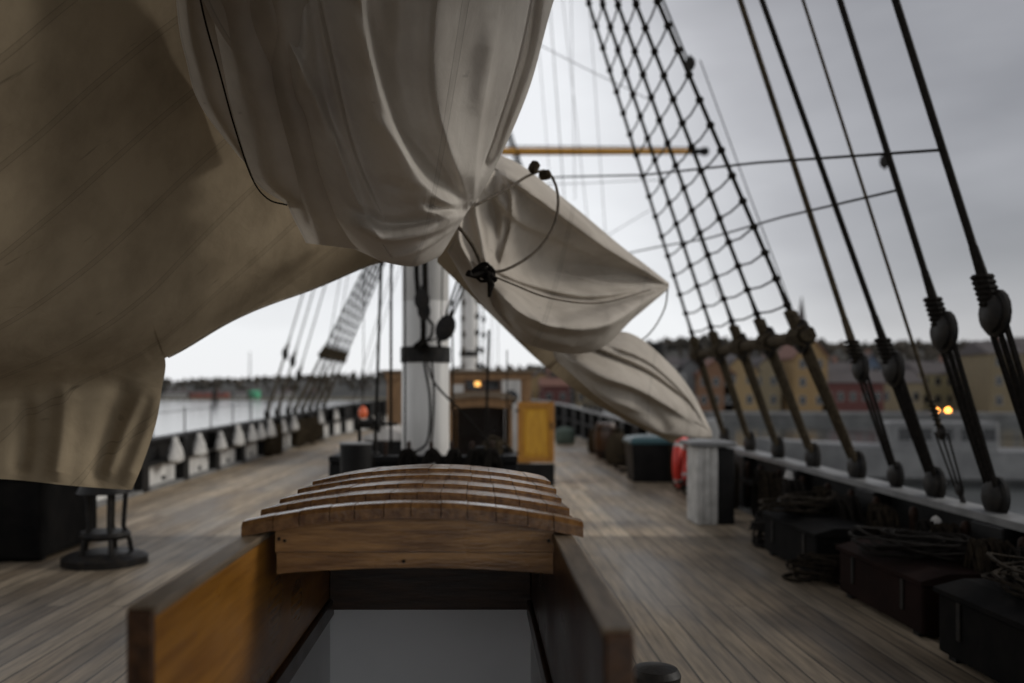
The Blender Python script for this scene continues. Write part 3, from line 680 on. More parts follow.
Cg = folds(Cg, [
 ([(500, 172), (540, 200), (600, 244), (664, 283)], 9, 0.10, 1),
 ([(486, 190), (520, 222), (560, 240), (610, 262)], 9, 0.06, 1),
 ([(520, 240), (560, 262), (610, 278), (655, 285)], 16, -0.07, 0),
 ([(487, 270), (530, 288), (590, 300), (655, 289)], 8, -0.09, -1),
 ([(489, 280), (520, 312), (562, 328), (606, 325), (650, 297)], 17, 0.15, 1),
 ([(505, 315), (535, 338), (575, 347)], 6, 0.05, 1),
 ([(487, 268), (482, 240), (476, 200), (486, 170)], 6, 0.11, 1),
 ([(494, 266), (496, 235), (492, 198), (497, 168)], 5, -0.07, 0),
 ([(500, 266), (510, 232), (512, 200), (506, 178)], 7, 0.06, -1),
 ([(470, 262), (460, 240), (462, 210)], 6, 0.09, 1),
 ([(487, 278), (492, 305), (512, 330)], 6, 0.05, -1),
 ([(540, 300), (555, 315), (560, 335)], 7, -0.025, 0),
 ([(600, 300), (612, 315), (604, 338)], 7, 0.02, 0),
], 1.15)
Cg = wrinkle(Cg, 0.004, 0.06, 0.11)
Cg = creases(Cg, (487, 272), 9, -75, 95, 40, 130, 8, 0.025, 4.5)
Cg = creases(Cg, (669, 286), 9, 150, 200, 50, 130, 9, 0.025)
parented(sail_obj('sail_cloth', [toW(Cg)], M['canvas_c']), tC)
cC3 = np.array([
 [(545, 318, 6.5), (590, 330, 6.7), (632, 334, 6.9), (668, 362, 7.3), (692, 392, 7.7), (712, 432, 8.1)],
 [(548, 335, 6.4), (590, 350, 6.4), (630, 360, 6.6), (664, 384, 7.0), (690, 408, 7.5), (712, 434, 8.05)],
 [(552, 350, 6.4), (592, 372, 6.3), (628, 388, 6.5), (660, 408, 6.9), (688, 424, 7.45), (712, 437, 8.05)],
 [(558, 362, 6.6), (596, 395, 6.5), (628, 416, 6.7), (660, 432, 7.1), (688, 437, 7.55), (711, 439, 8.1)],
 [(565, 355, 7.0), (600, 388, 7.0), (632, 410, 7.1), (660, 426, 7.4), (688, 432, 7.8), (708, 437, 8.2)]], float)
C3 = surf(cC3, 80, 100)
C3 = folds(C3, [
 ([(552, 336), (600, 352), (650, 374), (690, 405)], 7, -0.12, -1),
 ([(558, 352), (600, 376), (640, 390), (692, 420)], 13, 0.14, 1),
 ([(560, 362), (600, 396), (640, 412)], 7, 0.06, 1),
 ([(610, 345), (650, 362), (686, 395), (708, 428)], 7, 0.08, 1),
 ([(640, 396), (660, 420), (668, 434)], 6, -0.05, 0),
], 1.15)
C3 = wrinkle(C3, 0.006, 0.07, 0.05)
parented(sail_obj('sail_fold', [toW(C3)], M['canvas_c']), tC)
# flat foot of the sail behind the pouches
cF = np.array([
 [(452, 180, 5.5), (520, 240, 6.2), (590, 310, 7.0), (650, 370, 7.7), (700, 420, 8.4)],
 [(442, 225, 5.5), (500, 290, 6.1), (565, 350, 6.9), (630, 402, 7.7), (690, 432, 8.4)],
 [(437, 262, 5.45), (490, 314, 6.05), (547, 368, 6.8), (606, 410, 7.7), (672, 443, 8.4)]], float)
Fg = surf(cF, 40, 90); Fg = wrinkle(Fg, 0.01, 0.03, 0.05)
parented(sail_obj('sail_foot', [toW(Fg)], M['canvas_old']), tC)
def prope(t, pts, r, m, name='brail_line', n=30):
    mb = MB(); mb.tube([P(*p) for p in smoothpoly(pts, n)], r, 7); return parented(mb.build(name, m), t)
prope(tC, [(441, 222, 4.35), (470, 208, 4.5), (505, 190, 4.75), (530, 175, 5.0), (548, 172, 5.1), (558, 195, 5.0), (554, 225, 4.95), (535, 252, 4.85), (505, 270, 4.75), (484, 271, 4.7)], 0.008, M['rope_loop'])
prope(tC, [(484, 272, 4.7), (510, 283, 4.75), (550, 298, 4.85), (600, 303, 5.3), (650, 290, 6.35)], 0.005, M['rope_loop'])
prope(tC, [(484, 272, 4.7), (475, 250, 4.7), (463, 232, 4.62), (450, 218, 4.5)], 0.010, M['rope_loop'])
mb = MB()
for q in range(9):                                     # the lashing knot
    a = q * 2.4; c = P(484 + 6 * math.sin(a), 272 + 4 * math.cos(a * 1.7), 4.66)
    mb.tube([c + Vector((0.035 * math.cos(w + a), 0.02 * math.sin(w * 2), 0.028 * math.sin(w))) for w in np.linspace(0, 6.28, 10)[:-1]], 0.009, 5, closed=True)
mb.tube([P(484, 272, 4.65), P(473, 276, 4.62), P(468, 273, 4.6)], [0.014, 0.012, 0.02], 7); mb.tube([P(488, 275, 4.65), P(491, 285, 4.64), P(489, 297, 4.64)], [0.016, 0.02, 0.008], 7)
parented(mb.build('lashing_knot', M['rope_dark']), tC)
mb = MB()
for (x, y, Y) in ((534, 167, 5.0), (545, 175, 5.05)):
    mb.lathe([(0.01, -0.035), (0.026, -0.025), (0.03, 0), (0.026, 0.025), (0.01, 0.035)], P(x, y, Y), 12, Matrix.Rotation(R(30 if x < 540 else 80), 4, 'Y'))
parented(mb.build('brail_block', M['rope_brown']), tC)
prope(tC, [(668, 287, 6.75), (664, 310, 6.95), (648, 335, 7.3), (622, 350, 7.8)], 0.006, M['rope_loop'], 'sheet_rope')

# ------------------------------------------------------------------ main mast
MX, MY = (425.5 - VX) / F * 9.6, 9.6
def zz(py, Y): return H - (py - VY) / F * Y
def lathe_at(prof, n=24): mb = MB(); mb.lathe(prof, n=n); return mb
t = thing('main_mast', 'thick white painted mast with a black iron band behind the hatch', 'mast', (MX, MY, 0))
lathe_at([(0.262, 0), (0.255, 1.0), (0.250, 2.45), (0.247, 2.455), (0.247, 2.462), (0.250, 2.467), (0.245, 6), (0.22, 13), (0.15, 16), (0.1, 24)], 40).build('mast_pole', M['mast_white'], t)
lathe_at([(0.25, zz(363, 9.6)), (0.268, zz(362.6, 9.6)), (0.268, zz(347.5, 9.6)), (0.25, zz(347, 9.6))], 40).build('iron_band', M['iron'], t)
lathe_at([(0.36, 0), (0.36, 0.07), (0.32, 0.12), (0.27, 0.16)], 30).build('mast_collar', M['black'], t)
# blocks, strops, falls around it
def block(c, size, tilt=0, name='pulley_block', label='', parent=None):
    mb = MB(); Mx = Matrix.Rotation(tilt, 4, 'Y')
    for dx in (-0.5, 0.0, 0.5):
        mb.lathe([(0.3 * size, -0.08 * size), (size * 0.5, -0.06 * size), (size * 0.5, 0.06 * size), (0.3 * size, 0.08 * size)], (0, 0, 0), 16,
                 Mx @ Matrix.Translation((0, 0.0, 0)) @ Matrix.Rotation(R(90), 4, 'X') @ Matrix.Translation((0, 0, dx * 0.32 * size)), 0.8, 1.15)
    mb.tube([Mx @ Vector((0, 0, 0.5 * size)), Mx @ Vector((0, 0, 0.75 * size))], 0.09 * size, 8)
    mb.tube([Mx @ Vector((0, 0, -0.5 * size)), Mx @ Vector((0, 0, -0.72 * size))], 0.09 * size, 8)
    return mb
def rope_thing(name, label, cat, pts, r, m, group=None, n=None, extra=None):
    pts = [Vector(p) for p in pts]; o0 = pts[-1]
    mb = MB(); mb.tube([p - o0 for p in pts], r, 6)
    o = mb.build(name, m); o.location = o0; tag(o, label, cat, group); return o
T = thing('mast_tackle', 'black rope strop and double block hanging in front of the white mast', 'tackle', P(422, 340, 9.25))
def tl(mb, name, m, T): o = mb.build(name, m); o.parent = T; o.location = -Vector(T.location); return o
mb = MB(); mb.tube([P(415.5, 230, 9.2), P(416.5, 275, 9.2), P(418, 296, 9.2), P(422, 304, 9.2)], 0.026, 8); mb.tube([P(424.5, 230, 9.2), P(425, 275, 9.2), P(425.5, 296, 9.2), P(422, 304, 9.2)], 0.030, 8); tl(mb, 'strop', M['rope_dark'], T)
for (x, y, s_) in ((422, 300, 0.13), (424, 311, 0.11)):
    b_ = block(None, s_ * 1.5, 0); b_.v = [tuple(Vector(v) + P(x, y, 9.18)) for v in b_.v]; tl(b_, 'block', M['iron'], T)
mb = MB(); mb.tube([P(423, 312, 9.2), P(423.5, 330, 9.2), P(423, 348, 9.3)], 0.030, 8); mb.tube([P(426, 316, 9.2), P(433, 325, 9.15), P(432, 335, 9.15), P(425, 343, 9.2), P(420, 346, 9.25)], 0.016, 7); tl(mb, 'fall', M['rope_dark'], T)
mb = MB()
for q in range(8):
    a = q * 1.3; c = P(421 + 3 * math.sin(a), 345 + 2.5 * math.cos(2 * a), 9.24)
    mb.tube([c + Vector((0.05 * math.cos(w + a), 0.02, 0.035 * math.sin(w))) for w in np.linspace(0, 6.28, 9)[:-1]], 0.012, 5, closed=True)
tl(mb, 'knot', M['rope_dark'], T)
T = thing('fall_tackle', 'round black pulley block with ropes leading up right of the mast', 'tackle', P(445, 330, 9.1))
b_ = block(None, 0.24, R(25)); b_.v = [tuple(Vector(v) + P(445.5, 328, 9.1)) for v in b_.v]; tl(b_, 'block', M['iron'], T)
for (x0, x1, y1) in ((443, 455, 288), (446.5, 458, 292), (449, 461, 295)):
    mb = MB(); mb.tube([P(x0, 324, 9.1), P(x1, y1, 9.0), P(x1 + (x1 - x0) * 2.2, y1 - 80, 8.8)], 0.011, 6); tl(mb, 'rope', M['rope_dark'], T)
mb = MB(); mb.tube([P(443, 335, 9.1), P(438, 341, 9.15), P(440, 347, 9.2)], 0.02, 7); mb.tube([P(443, 335, 9.12), P(432, 340, 9.15), P(424, 342, 9.2)], 0.01, 7); tl(mb, 'lashing', M['rope_dark'], T)
for i, (pts, r, lab) in enumerate((
    ([P(404.5, 235, 9.3), P(405, 350, 9.28), P(405, 455, 9.3)], 0.010, 'thin dark rope down the left edge of the white mast'),
    ([P(391.5, 200, 9.2), P(391, 340, 9.2), P(391, 450, 9.3)], 0.014, 'dark rope hanging just left of the mast'),
    ([P(384, 200, 9.4), P(380, 300, 9.4), P(376, 420, 9.4)], 0.016, 'second dark rope hanging left of the mast'),
    ([P(443, 200, 9.3), P(442, 300, 9.3), P(440, 340, 9.3)], 0.007, 'thin line down the right face of the mast above the band'),
    ([P(424, 362, 9.25), P(430, 400, 9.2), P(428, 440, 9.2), P(415, 452, 9.2), P(404, 455, 9.2)], 0.013, 'slack black rope looping down the mast below the band'),
    ([P(427, 362, 9.25), P(436, 385, 9.1), P(470, 420, 9.0), P(490, 445, 8.95)], 0.012, 'black rope slanting from the mast band down to the right'),
    ([P(432, 362, 9.25), P(434, 400, 9.22), P(431, 450, 9.25)], 0.011, 'straight black rope on the mast front below the band'),
    ([P(452, 300, 9.5), P(453, 380, 9.4), P(453, 450, 9.4)], 0.009, 'thin dark rope just right of the mast'),
    ([P(489, 330, 10.5), P(487, 400, 10.5), P(486, 455, 10.5)], 0.016, 'dark doubled rope standing in front of the open companionway'),
    ([P(507, 350, 10.5), P(507, 400, 10.5), P(506, 455, 10.5)], 0.007, 'thin rope before the yellow door'))):
    rope_thing('hanging_rope', lab, 'rope', smoothpoly(pts, 20), r, M['rope_dark'], 'ropes around the mast')

# fife rail and gear around the mast foot
FZ = zz(456, 8.8)
t = thing('fife_rail', 'black pin rail frame around the foot of the white mast', 'pin rail', (MX, 9.2, 0))
mb = MB(); mb.bbox(-0.90, 0.95, -0.42, -0.28, FZ - 0.07, FZ, 0.01); mb.build('rail_board', M['black'], t, False)
for sx in (-0.83, 0.88):
    mb = MB(); mb.bbox(sx - 0.07, sx + 0.07, -0.27, 1.0, FZ - 0.07, FZ - 0.003, 0.01); mb.build('rail_board', M['black'], t, False)
for sx in (-0.82, -0.3, 0.35, 0.87):
    mb = MB(); mb.bbox(sx - 0.08, sx + 0.08, -0.40, -0.30, 0, FZ - 0.072, 0.012); mb.build('post', M['black'], t, False)
mb = MB(); mb.box(-0.74, -0.22, -0.385, -0.345, 0.02, FZ - 0.075); mb.build('panel', M['black'], t, False)
pins = []
pm = MB(); pm.lathe([(0.010, -0.16), (0.013, 0.0), (0.022, 0.005), (0.017, 0.04), (0.022, 0.1), (0.02, 0.13), (0.008, 0.145)], n=10)
pin0 = pm.build('belaying_pin', M['pin'])
k = 0
for x in (-0.55, -0.35, -0.12, 0.1, 0.3, 0.5, 0.7):
    o = pin0 if k == 0 else pin0.copy()
    if k: COL.objects.link(o)
    o.location = (MX + x, 8.85, FZ); tag(o, '%s belaying pin from the left in the black rail at the mast foot' % ORD[k], 'belaying pin', 'belaying pins at the mast foot'); k += 1

def coil_mesh(seed, hgt=0.56, wid=0.26, loops=16, r=0.014):
    rr_ = random.Random(seed); mb = MB()
    for i in range(loops):
        w_ = wid * rr_.uniform(0.65, 1.1); h_ = hgt * rr_.uniform(0.78, 1.05); ox_ = rr_.uniform(-0.05, 0.05); oy_ = rr_.uniform(-0.07, 0.07)
        pts = []
        for a in np.linspace(0, 2 * math.pi, 17)[:-1]:
            s_ = math.sin(a); c_ = math.cos(a)
            zc = -h_ / 2 + h_ / 2 * c_; wf = w_ / 2 * (0.35 + 0.65 * (1 - (c_ + 1) / 2) ** 0.6)
            pts.append((ox_ + wf * s_ + 0.01 * math.sin(3 * a + i), oy_ + 0.012 * math.sin(2 * a + i), zc))
        mb.tube(pts, r, 5, closed=True)
    for q in range(3):
        mb.tube([(0.05 * math.cos(a), 0.055 * math.sin(a), -0.09 - q * 0.022) for a in np.linspace(0, 2 * math.pi, 9)[:-1]], r, 5, closed=True)
    return mb
COIL = {}
def coil(loc, rz, lab, grp, m='rope_brown', seed=0, scale=1.0):
    key = (m, seed)
    if key not in COIL: COIL[key] = coil_mesh(seed).build('rope_coil', M[m]); o = COIL[key]
    else: o = COIL[key].copy(); COL.objects.link(o)
    o.location = loc; o.rotation_euler = (0, 0, rz); o.scale = (scale,) * 3
    return tag(o, lab, 'rope coil', grp)
for i, x in enumerate((-0.55, -0.12, 0.12, 0.32, 0.52, 0.7)):
    coil((MX + x, 8.74, FZ + 0.07), 0.1 * i, '%s dark rope coil from the left hung at the mast foot' % ORD[i], 'rope coils at the mast foot', 'rope_dark', i % 3, 0.9)
# coils along the bulwarks
for i, (Y, s_) in enumerate(((20.9, 1.0), (21.6, 1.15), (24.0, 1.0), (24.7, 1.1), (25.4, 0.95), (26.1, 1.1), (26.8, 1.0), (27.5, 1.1))):
    coil((side(Y, -1) + 0.16, Y, railz(Y) * 0.5 + 0.30), 1.5, '%s hemp rope coil from the near end on the left bulwark' % ORD[i], 'rope coils on the left bulwark', 'rope_brown', i % 4, s_ * 1.25)
for i in range(20):
    Y = 4.8 + 0.42 * i + 0.12 * math.sin(i * 2.7) + (0.5 * (i - 13) if i > 13 else 0)
    coil((side(Y, 1) - 0.17 - 0.04 * (i % 3), Y, railz(Y) * 0.5 + 0.24), 1.6 + 0.2 * math.sin(i * 3.1), '%s dark rope coil from the near end on the right bulwark' % ORD[i], 'rope coils on the right bulwark', 'rope_dark' if i % 3 == 1 else 'rope_right', i % 4, (1.15, 0.85, 1.3, 1.05, 0.95)[i % 5])
def heap_mesh(seed):
    q = random.Random(seed); mb = MB()
    for i in range(16):
        cx, cy, cz = q.uniform(-0.10, 0.10), q.uniform(-0.22, 0.22), 0.02 + i * 0.02; ra, rb = q.uniform(0.10, 0.2), q.uniform(0.16, 0.32); ph = q.uniform(0, 6); tx, ty = q.uniform(-0.25, 0.25), q.uniform(-0.3, 0.3)
        mb.tube([(cx + ra * math.cos(a), cy + rb * math.sin(a), max(0.016, cz + tx * ra * math.cos(a) + ty * rb * math.sin(a) + 0.02 * math.sin(3 * a + ph))) for a in np.linspace(0, 6.283, 19)[:-1]], 0.016, 5, closed=True)
    return mb
HP = [heap_mesh(k).build('rope_heap', M['rope_dark' if k == 1 else 'rope_right']) for k in range(3)]
for i, (Y, dx_, hz) in enumerate(((4.6, 0.45, 0.44), (6.0, 0.45, 0.408), (7.1, 0.5, 0.0), (8.0, 0.45, 0.428), (8.95, 0.5, 0.0), (11.9, 0.4, 0), (16.8, 0.45, 0), (19.2, 0.4, 0))):
    o = HP[i] if i < 3 else HP[i % 3].copy()
    if i >= 3: COL.objects.link(o)
    o.location = (side(Y, 1) - dx_, Y, hz); o.rotation_euler = (0, 0, 0.7 * i); o.scale = (1, 1, 0.45 if hz else 0.8)
    tag(o, '%s tangled rope heap from the near end beside the right bulwark' % ORD[i], 'rope heap', 'rope heaps under the right bulwark')
for i in range(16):
    Y = 5.0 + 0.62 * i + 0.1 * math.sin(i * 5); o = pin0.copy(); COL.objects.link(o); o.scale = (1.6, 1.6, 1.5)
    o.location = (side(Y, 1) - 0.05, Y, railz(Y) * 0.5 + 0.052); tag(o, '%s belaying pin from the near end in the right pin rail' % ORD[i], 'belaying pin', 'belaying pins in the right rail')
# winch, tub, boxes left of the mast
t = thing('rope_tub', 'black tub with a pale rim left of the mast foot', 'tub', tuple(P(356, 470, 8.3)) ); tz = t.location.z
t.location.z = 0
lathe_at([(0.12, 0), (0.125, 0.02), (0.15, zz(443, 8.3)), (0.14, zz(443, 8.3)), (0.115, 0.04)], 24).build('tub_body', M['black'], t)
lathe_at([(0.146, zz(443, 8.3) - 0.012), (0.153, zz(443, 8.3) - 0.01), (0.153, zz(443, 8.3) + 0.002), (0.144, zz(443, 8.3) + 0.002)], 24).build('rim', M['grey_cap'], t)
t = thing('hand_winch', 'small black iron winch with crank handle beside the white mast', 'winch', (P(372, 470, 9.0).x, 9.0, FZ + 0.001))
zc = zz(424, 9.0) - FZ
def hw(name, fn): mb = MB(); fn(mb); return mb.build(name, M['iron'], t)
hw('stand', lambda mb: (mb.bbox(-0.14, -0.11, -0.03, 0.03, 0, zc + 0.05, 0.004), mb.bbox(0.02, 0.05, -0.03, 0.03, 0, zc + 0.05, 0.004), mb.bbox(-0.16, 0.07, -0.06, 0.06, 0, 0.02, 0.004)))
hw('drum', lambda mb: mb.lathe([(0.07, -0.1), (0.07, -0.085), (0.04, -0.08), (0.04, 0.03), (0.07, 0.035), (0.07, 0.05)], (-0.04, 0, zc), 16, Matrix.Rotation(R(90), 4, 'Y')))
hw('gear', lambda mb: [mb.lathe([(0.085, -0.01), (0.09, 0), (0.085, 0.01)], (0.07, 0, zc), 18, Matrix.Rotation(R(90), 4, 'Y'))])
hw('crank_handle', lambda mb: (mb.tube([(0.05, 0, zc), (0.17, 0, zc)], 0.012, 8), mb.tube([(0.17, 0, zc), (0.18, -0.03, zc + 0.02), (0.2, -0.05, zc + 0.0), (0.26, -0.05, zc)], 0.014, 8), mb.lathe([(0.02, -0.02), (0.03, 0), (0.02, 0.02)], (0.19, -0.04, zc), 10)))
fl = MB(); fl.lathe([(0.015, 0.17), (0.03, 0.16), (0.08, 0.12), (0.105, 0.05), (0.105, 0.0), (0.08, -0.07), (0.03, -0.1)], n=18)
o = fl.build('mooring_float', M['orange']); o.scale = (0.72, 0.72, 0.8); o.location = (P(363, 412, 15).x, 15, zz(414, 15)); tag(o, 'small orange float hanging from a rope left of the mast', 'float')
rope_thing('float_line', 'thin line holding the orange float', 'rope', [P(364, 250, 15), P(363.5, 350, 15), P(363.3, 403, 15)], 0.007, M['rope_dark'])
t = thing('skylight_box', 'white painted low skylight box on deck left of the mast', 'skylight', (P(388, 432, 17).x, 17, 0))
mb = MB(); mb.bbox(-0.38, 0.36, -0.6, 1.6, 0, 0.60, 0.02); mb.build('coaming', M['black'], t, False)
mb = MB()
A = [(-0.42, 0.62), (-0.42, 0.68), (0, 0.86), (0.40, 0.68), (0.40, 0.62)]
n_ = len(A); mb.add([(x, -0.65, z) for x, z in A] + [(x, 1.65, z) for x, z in A], [tuple(range(n_)), tuple(range(2 * n_ - 1, n_ - 1, -1))] + [(i, i + n_, (i + 1) % n_ + n_, (i + 1) % n_) for i in range(n_)])
mb.build('lid', M['white'], t, False)
t = thing('cream_hatch', 'low hatch with cream scrubbed boards between the mast and the white skylight', 'hatch', (P(378, 450, 12.5).x, 12.5, 0))
mb = MB(); mb.bbox(-0.35, 0.35, -0.7, 0.9, 0, 0.50, 0.02); mb.build('coaming', M['black'], t, False)
mb = MB(); 
for k in range(6): mb.bbox(-0.38 + k * 0.127, -0.38 + k * 0.127 + 0.122, -0.72, 0.92, 0.505, 0.54, 0.006)
mb.build('cover_board', M['rope_pale'], t, False)

# winch stands on the left deck, partly under the sail
def winchstand(loc, lab, sc=1.0):
    t = thing('deck_capstan', lab, 'capstan', loc, 'capstans on the left deck')
    lathe_at([(0.36 * sc, 0), (0.36 * sc, 0.06), (0.30 * sc, 0.09), (0.1, 0.1)], 24).build('base_plate', M['iron'], t)
    for k in range(5):
        a = k * 2 * math.pi / 5 + 0.3; mb = MB(); ca, sa = math.cos(a), math.sin(a)
        mb.tube([(0.22 * ca, 0.22 * sa, 0.08), (0.20 * ca, 0.20 * sa, 0.2), (0.15 * ca, 0.15 * sa, 0.32), (0.17 * ca, 0.17 * sa, 0.62)], 0.022, 7); mb.build('leg', M['iron'], t)
    lathe_at([(0.2, 0.22), (0.22, 0.25), (0.2, 0.28), (0.05, 0.29)], 24).build('lower_ring', M['iron'], t)
    lathe_at([(0.1, 0.60), (0.24, 0.62), (0.2, 0.68), (0.17, 0.80), (0.22, 0.92), (0.27, 0.96), (0.27, 1.06), (0.2, 1.1), (0.05, 1.11)], 24).build('drum', M['iron'], t)
    return t
winchstand((P(105, 400, 7.9).x, 7.9, 0), 'black iron capstan on open legs below the hanging sail corner')
def chest(x, y, w_, l_, h_, lab, m='chest_black'):
    t = thing('deck_chest', lab, 'chest', (x, y, 0))
    mb = MB(); mb.bbox(-w_ / 2, w_ / 2, -l_ / 2, l_ / 2, 0.03, h_, 0.012); mb.build('chest_body', M[m], t, False)
    mb = MB(); A = [(-w_ / 2 - 0.02, h_ + 0.003), (-w_ / 2 - 0.02, h_ + 0.03), (-w_ * 0.25, h_ + 0.075), (w_ * 0.25, h_ + 0.075), (w_ / 2 + 0.02, h_ + 0.03), (w_ / 2 + 0.02, h_ + 0.003)]; n_ = 6; q = l_ / 2 + 0.02
    mb.add([(a_, -q, z) for a_, z in A] + [(a_, q, z) for a_, z in A], [tuple(range(n_)), tuple(range(2 * n_ - 1, n_ - 1, -1))] + [(i, i + n_, (i + 1) % n_ + n_, (i + 1) % n_) for i in range(n_)]); mb.build('lid', M[m], t, False)
    for yy in (-l_ * 0.3, l_ * 0.3):
        mb = MB(); mb.bbox(-w_ / 2 - 0.012, -w_ / 2 - 0.002, yy - 0.02, yy + 0.02, h_ * 0.4, h_ - 0.01, 0.002); mb.build('strap', M['iron'], t, False)
    for yy in (-l_ * 0.4, l_ * 0.4):
        mb = MB(); mb.bbox(-w_ / 2 + 0.02, w_ / 2 - 0.02, yy - 0.04, yy + 0.04, 0, 0.028, 0.003); mb.build('skid', M['black'], t, False)
    return t
chest(P(20, 400, 8.3).x, 8.5, 0.75, 1.2, 0.72, 'black chest at the far left below the hanging sail')
chest(2.93, 4.55, 0.62, 1.15, 0.36, 'black deck chest nearest the camera under the right rail')
chest(2.98, 6.05, 0.60, 1.25, 0.33, 'dark brown deck chest in the middle of three under the right rail', 'locker')
chest(2.96, 7.75, 0.58, 1.3, 0.35, 'black deck chest farthest along under the right rail before the pale locker')
# ------------------------------------------------------------------ mid companionway
t = thing('companionway', 'open varnished companionway with curved roof behind the mast', 'hatch', (0.055, 14.5, 0))
hw_ = 0.50; zt = zz(394, 14.5); 
def cw(name, m, fn, smooth=False, parent=None): mb = MB(); fn(mb); return mb.build(name, m, parent or t, smooth)
for s in (-1, 1):
    cw('side_wall', M['teak'], lambda mb: mb.bbox(min(s * hw_, s * (hw_ - 0.05)), max(s * hw_, s * (hw_ - 0.05)), 0, 2.4, 0.0, zt - 0.16, 0.006))
def croof(mb, x0, x1, y0, y1, zt_, rise, th, n=20):
    vs = []
    for X in np.linspace(x0, x1, n + 1):
        z = zt_ - rise * (X / x1) ** 2; vs += [(X, y0, z - th), (X, y0, z), (X, y1, z), (X, y1, z - th)]
    mb.add(vs, [(i * 4 + k, (i + 1) * 4 + k, (i + 1) * 4 + (k + 1) % 4, i * 4 + (k + 1) % 4) for i in range(n) for k in range(4)] + [(0, 1, 2, 3), tuple(n * 4 + k for k in (3, 2, 1, 0))])
cw('roof', M['wood_grey'], lambda mb: croof(mb, -0.56, 0.56, -0.1, 2.5, zt, 0.05, 0.05))
cw('roof_batten', M['wood_grey'], lambda mb: croof(mb, -0.50, 0.50, 0.5, 1.7, zt + 0.045, 0.05, 0.044))
cw('fascia_board', M['teak'], lambda mb: croof(mb, -0.497, 0.497, 0.0, 0.04, zt - 0.053, 0.05, 0.15))
cw('back_wall', M['varnish_dark'], lambda mb: mb.box(-0.44, 0.44, 2.34, 2.39, 0, zt - 0.17))
cw('coaming', M['black'], lambda mb: mb.bbox(-0.56, 1.17, -0.12, -0.02, 0.0, 0.35, 0.01))
cw('step', M['grey_cap'], lambda mb: mb.bbox(-0.42, 0.02, 0.2, 0.5, 0.30, 0.36, 0.01))
dr = cw('door', M['door_frame'], lambda mb: (mb.bbox(0.58, 0.665, -0.09, -0.04, 0.37, 1.34, 0.005), mb.bbox(1.08, 1.165, -0.09, -0.04, 0.37, 1.34, 0.005), mb.bbox(0.666, 1.079, -0.089, -0.041, 1.24, 1.339, 0.005), mb.bbox(0.666, 1.079, -0.089, -0.041, 0.371, 0.46, 0.005)))
cw('panel', M['yellow_door'], lambda mb: (mb.bbox(0.664, 1.081, -0.060, -0.048, 0.455, 1.245, 0.003), mb.bbox(0.70, 1.045, -0.072, -0.0605, 0.50, 1.20, 0.010)), parent=dr)
for z_ in (0.5, 1.18):
    cw('hinge', M['iron'], lambda mb: mb.bbox(0.545, 0.60, -0.098, -0.092, z_, z_ + 0.04, 0.002), parent=dr)
cw('handle', M['iron'], lambda mb: mb.bbox(1.10, 1.13, -0.105, -0.092, 0.9, 1.02, 0.003), parent=dr)
# bitts and iron gear between the mast and the companionway
t = thing('mooring_bitts', 'pair of black timber bitts with crossbar right of the mast foot', 'bitts', (P(492, 450, 9.4).x, 9.4, 0))
for sx in (-0.11, 0.13):
    mb = MB(); mb.bbox(sx - 0.06, sx + 0.06, -0.06, 0.06, 0, 0.93, 0.012); mb.build('post', M['black'], t, False)
mb = MB(); mb.bbox(-0.24, 0.26, -0.1, -0.062, 0.72, 0.82, 0.008); mb.build('crossbar', M['black'], t, False)
mb = MB(); mb.tube([(-0.1, -0.12, 0.95), (0, -0.1, 1.04), (0.1, -0.1, 1.0), (0.2, -0.12, 0.9), (0.26, -0.12, 0.6), (0.24, -0.12, 0.3)], 0.018, 7)
for q in range(5): mb.tube([(0.02 + 0.09 * math.cos(a), -0.1 + 0.09 * math.sin(a), 0.86 + 0.03 * q) for a in np.linspace(0, 6.28, 12)[:-1]], 0.016, 5, closed=True)
mb.build('belayed_rope', M['rope_brown'], t)
o = fl.build('canvas_bundle', M['white']); o.scale = (0.9, 0.9, 0.45); o.location = (P(385, 470, 7.0).x, 7.0, zz(470, 7.0) - 0.03)
o.scale = (1.5, 1.2, 0.3); tag(o, 'white rounded lid on the dark box behind the near hatch roof', 'lid')
t = thing('sounding_box', 'black box behind the near hatch under the white lid', 'box', (P(385, 470, 7.0).x, 7.0, 0))
mb = MB(); mb.bbox(-0.25, 0.25, -0.2, 0.2, 0, o.location.z - 0.03, 0.01); mb.build('box_body', M['black'], t, False)

# ------------------------------------------------------------------ deckhouse
DY = 19.0
t = thing('deckhouse', 'brown wooden deckhouse with a flat roof and white door amidships', 'deckhouse', ((-1.9 + 1.1) / 2, DY, 0))
x0, x1 = -1.5, 1.5; zt = zz(373, DY)
def dh(name, m, fn, parent=None, smooth=False): mb = MB(); fn(mb); return mb.build(name, m, parent or t, smooth)
dh('wall', M['teak'], lambda mb: mb.bbox(x0, x1, 0, 4.2, 0, zt, 0.01))
for k in range(2):
    xx = x0 + 0.0 if k == 0 else x1 - 0.14
    dh('corner_post', M['teak'], lambda mb: mb.bbox(xx - (0.015 if k == 0 else -0.015), xx + 0.14 + (0.015 if k else -0.015), -0.025, 0.1, 0, zt - 0.002, 0.005))
dh('roof', M['wood_grey'], lambda mb: mb.bbox(x0 - 0.12, x1 + 0.12, -0.16, 4.35, zt + 0.002, zt + 0.06, 0.012))
dh('fascia_board', M['teak'], lambda mb: mb.bbox(x0 - 0.05, x1 + 0.05, -0.06, -0.027, zt - 0.14, zt, 0.004))
cxo = t.location.x
wn = dh('window', M['varnish_dark'], lambda mb: mb.bbox(-0.28 - cxo, 0.48 - cxo, -0.04, -0.002, zz(391, DY), zz(379.5, DY), 0.004))
dh('pane', M['glass'], lambda mb: mb.box(-0.24 - cxo, 0.05 - cxo, -0.045, -0.041, zz(389.5, DY), zz(381, DY)), wn)
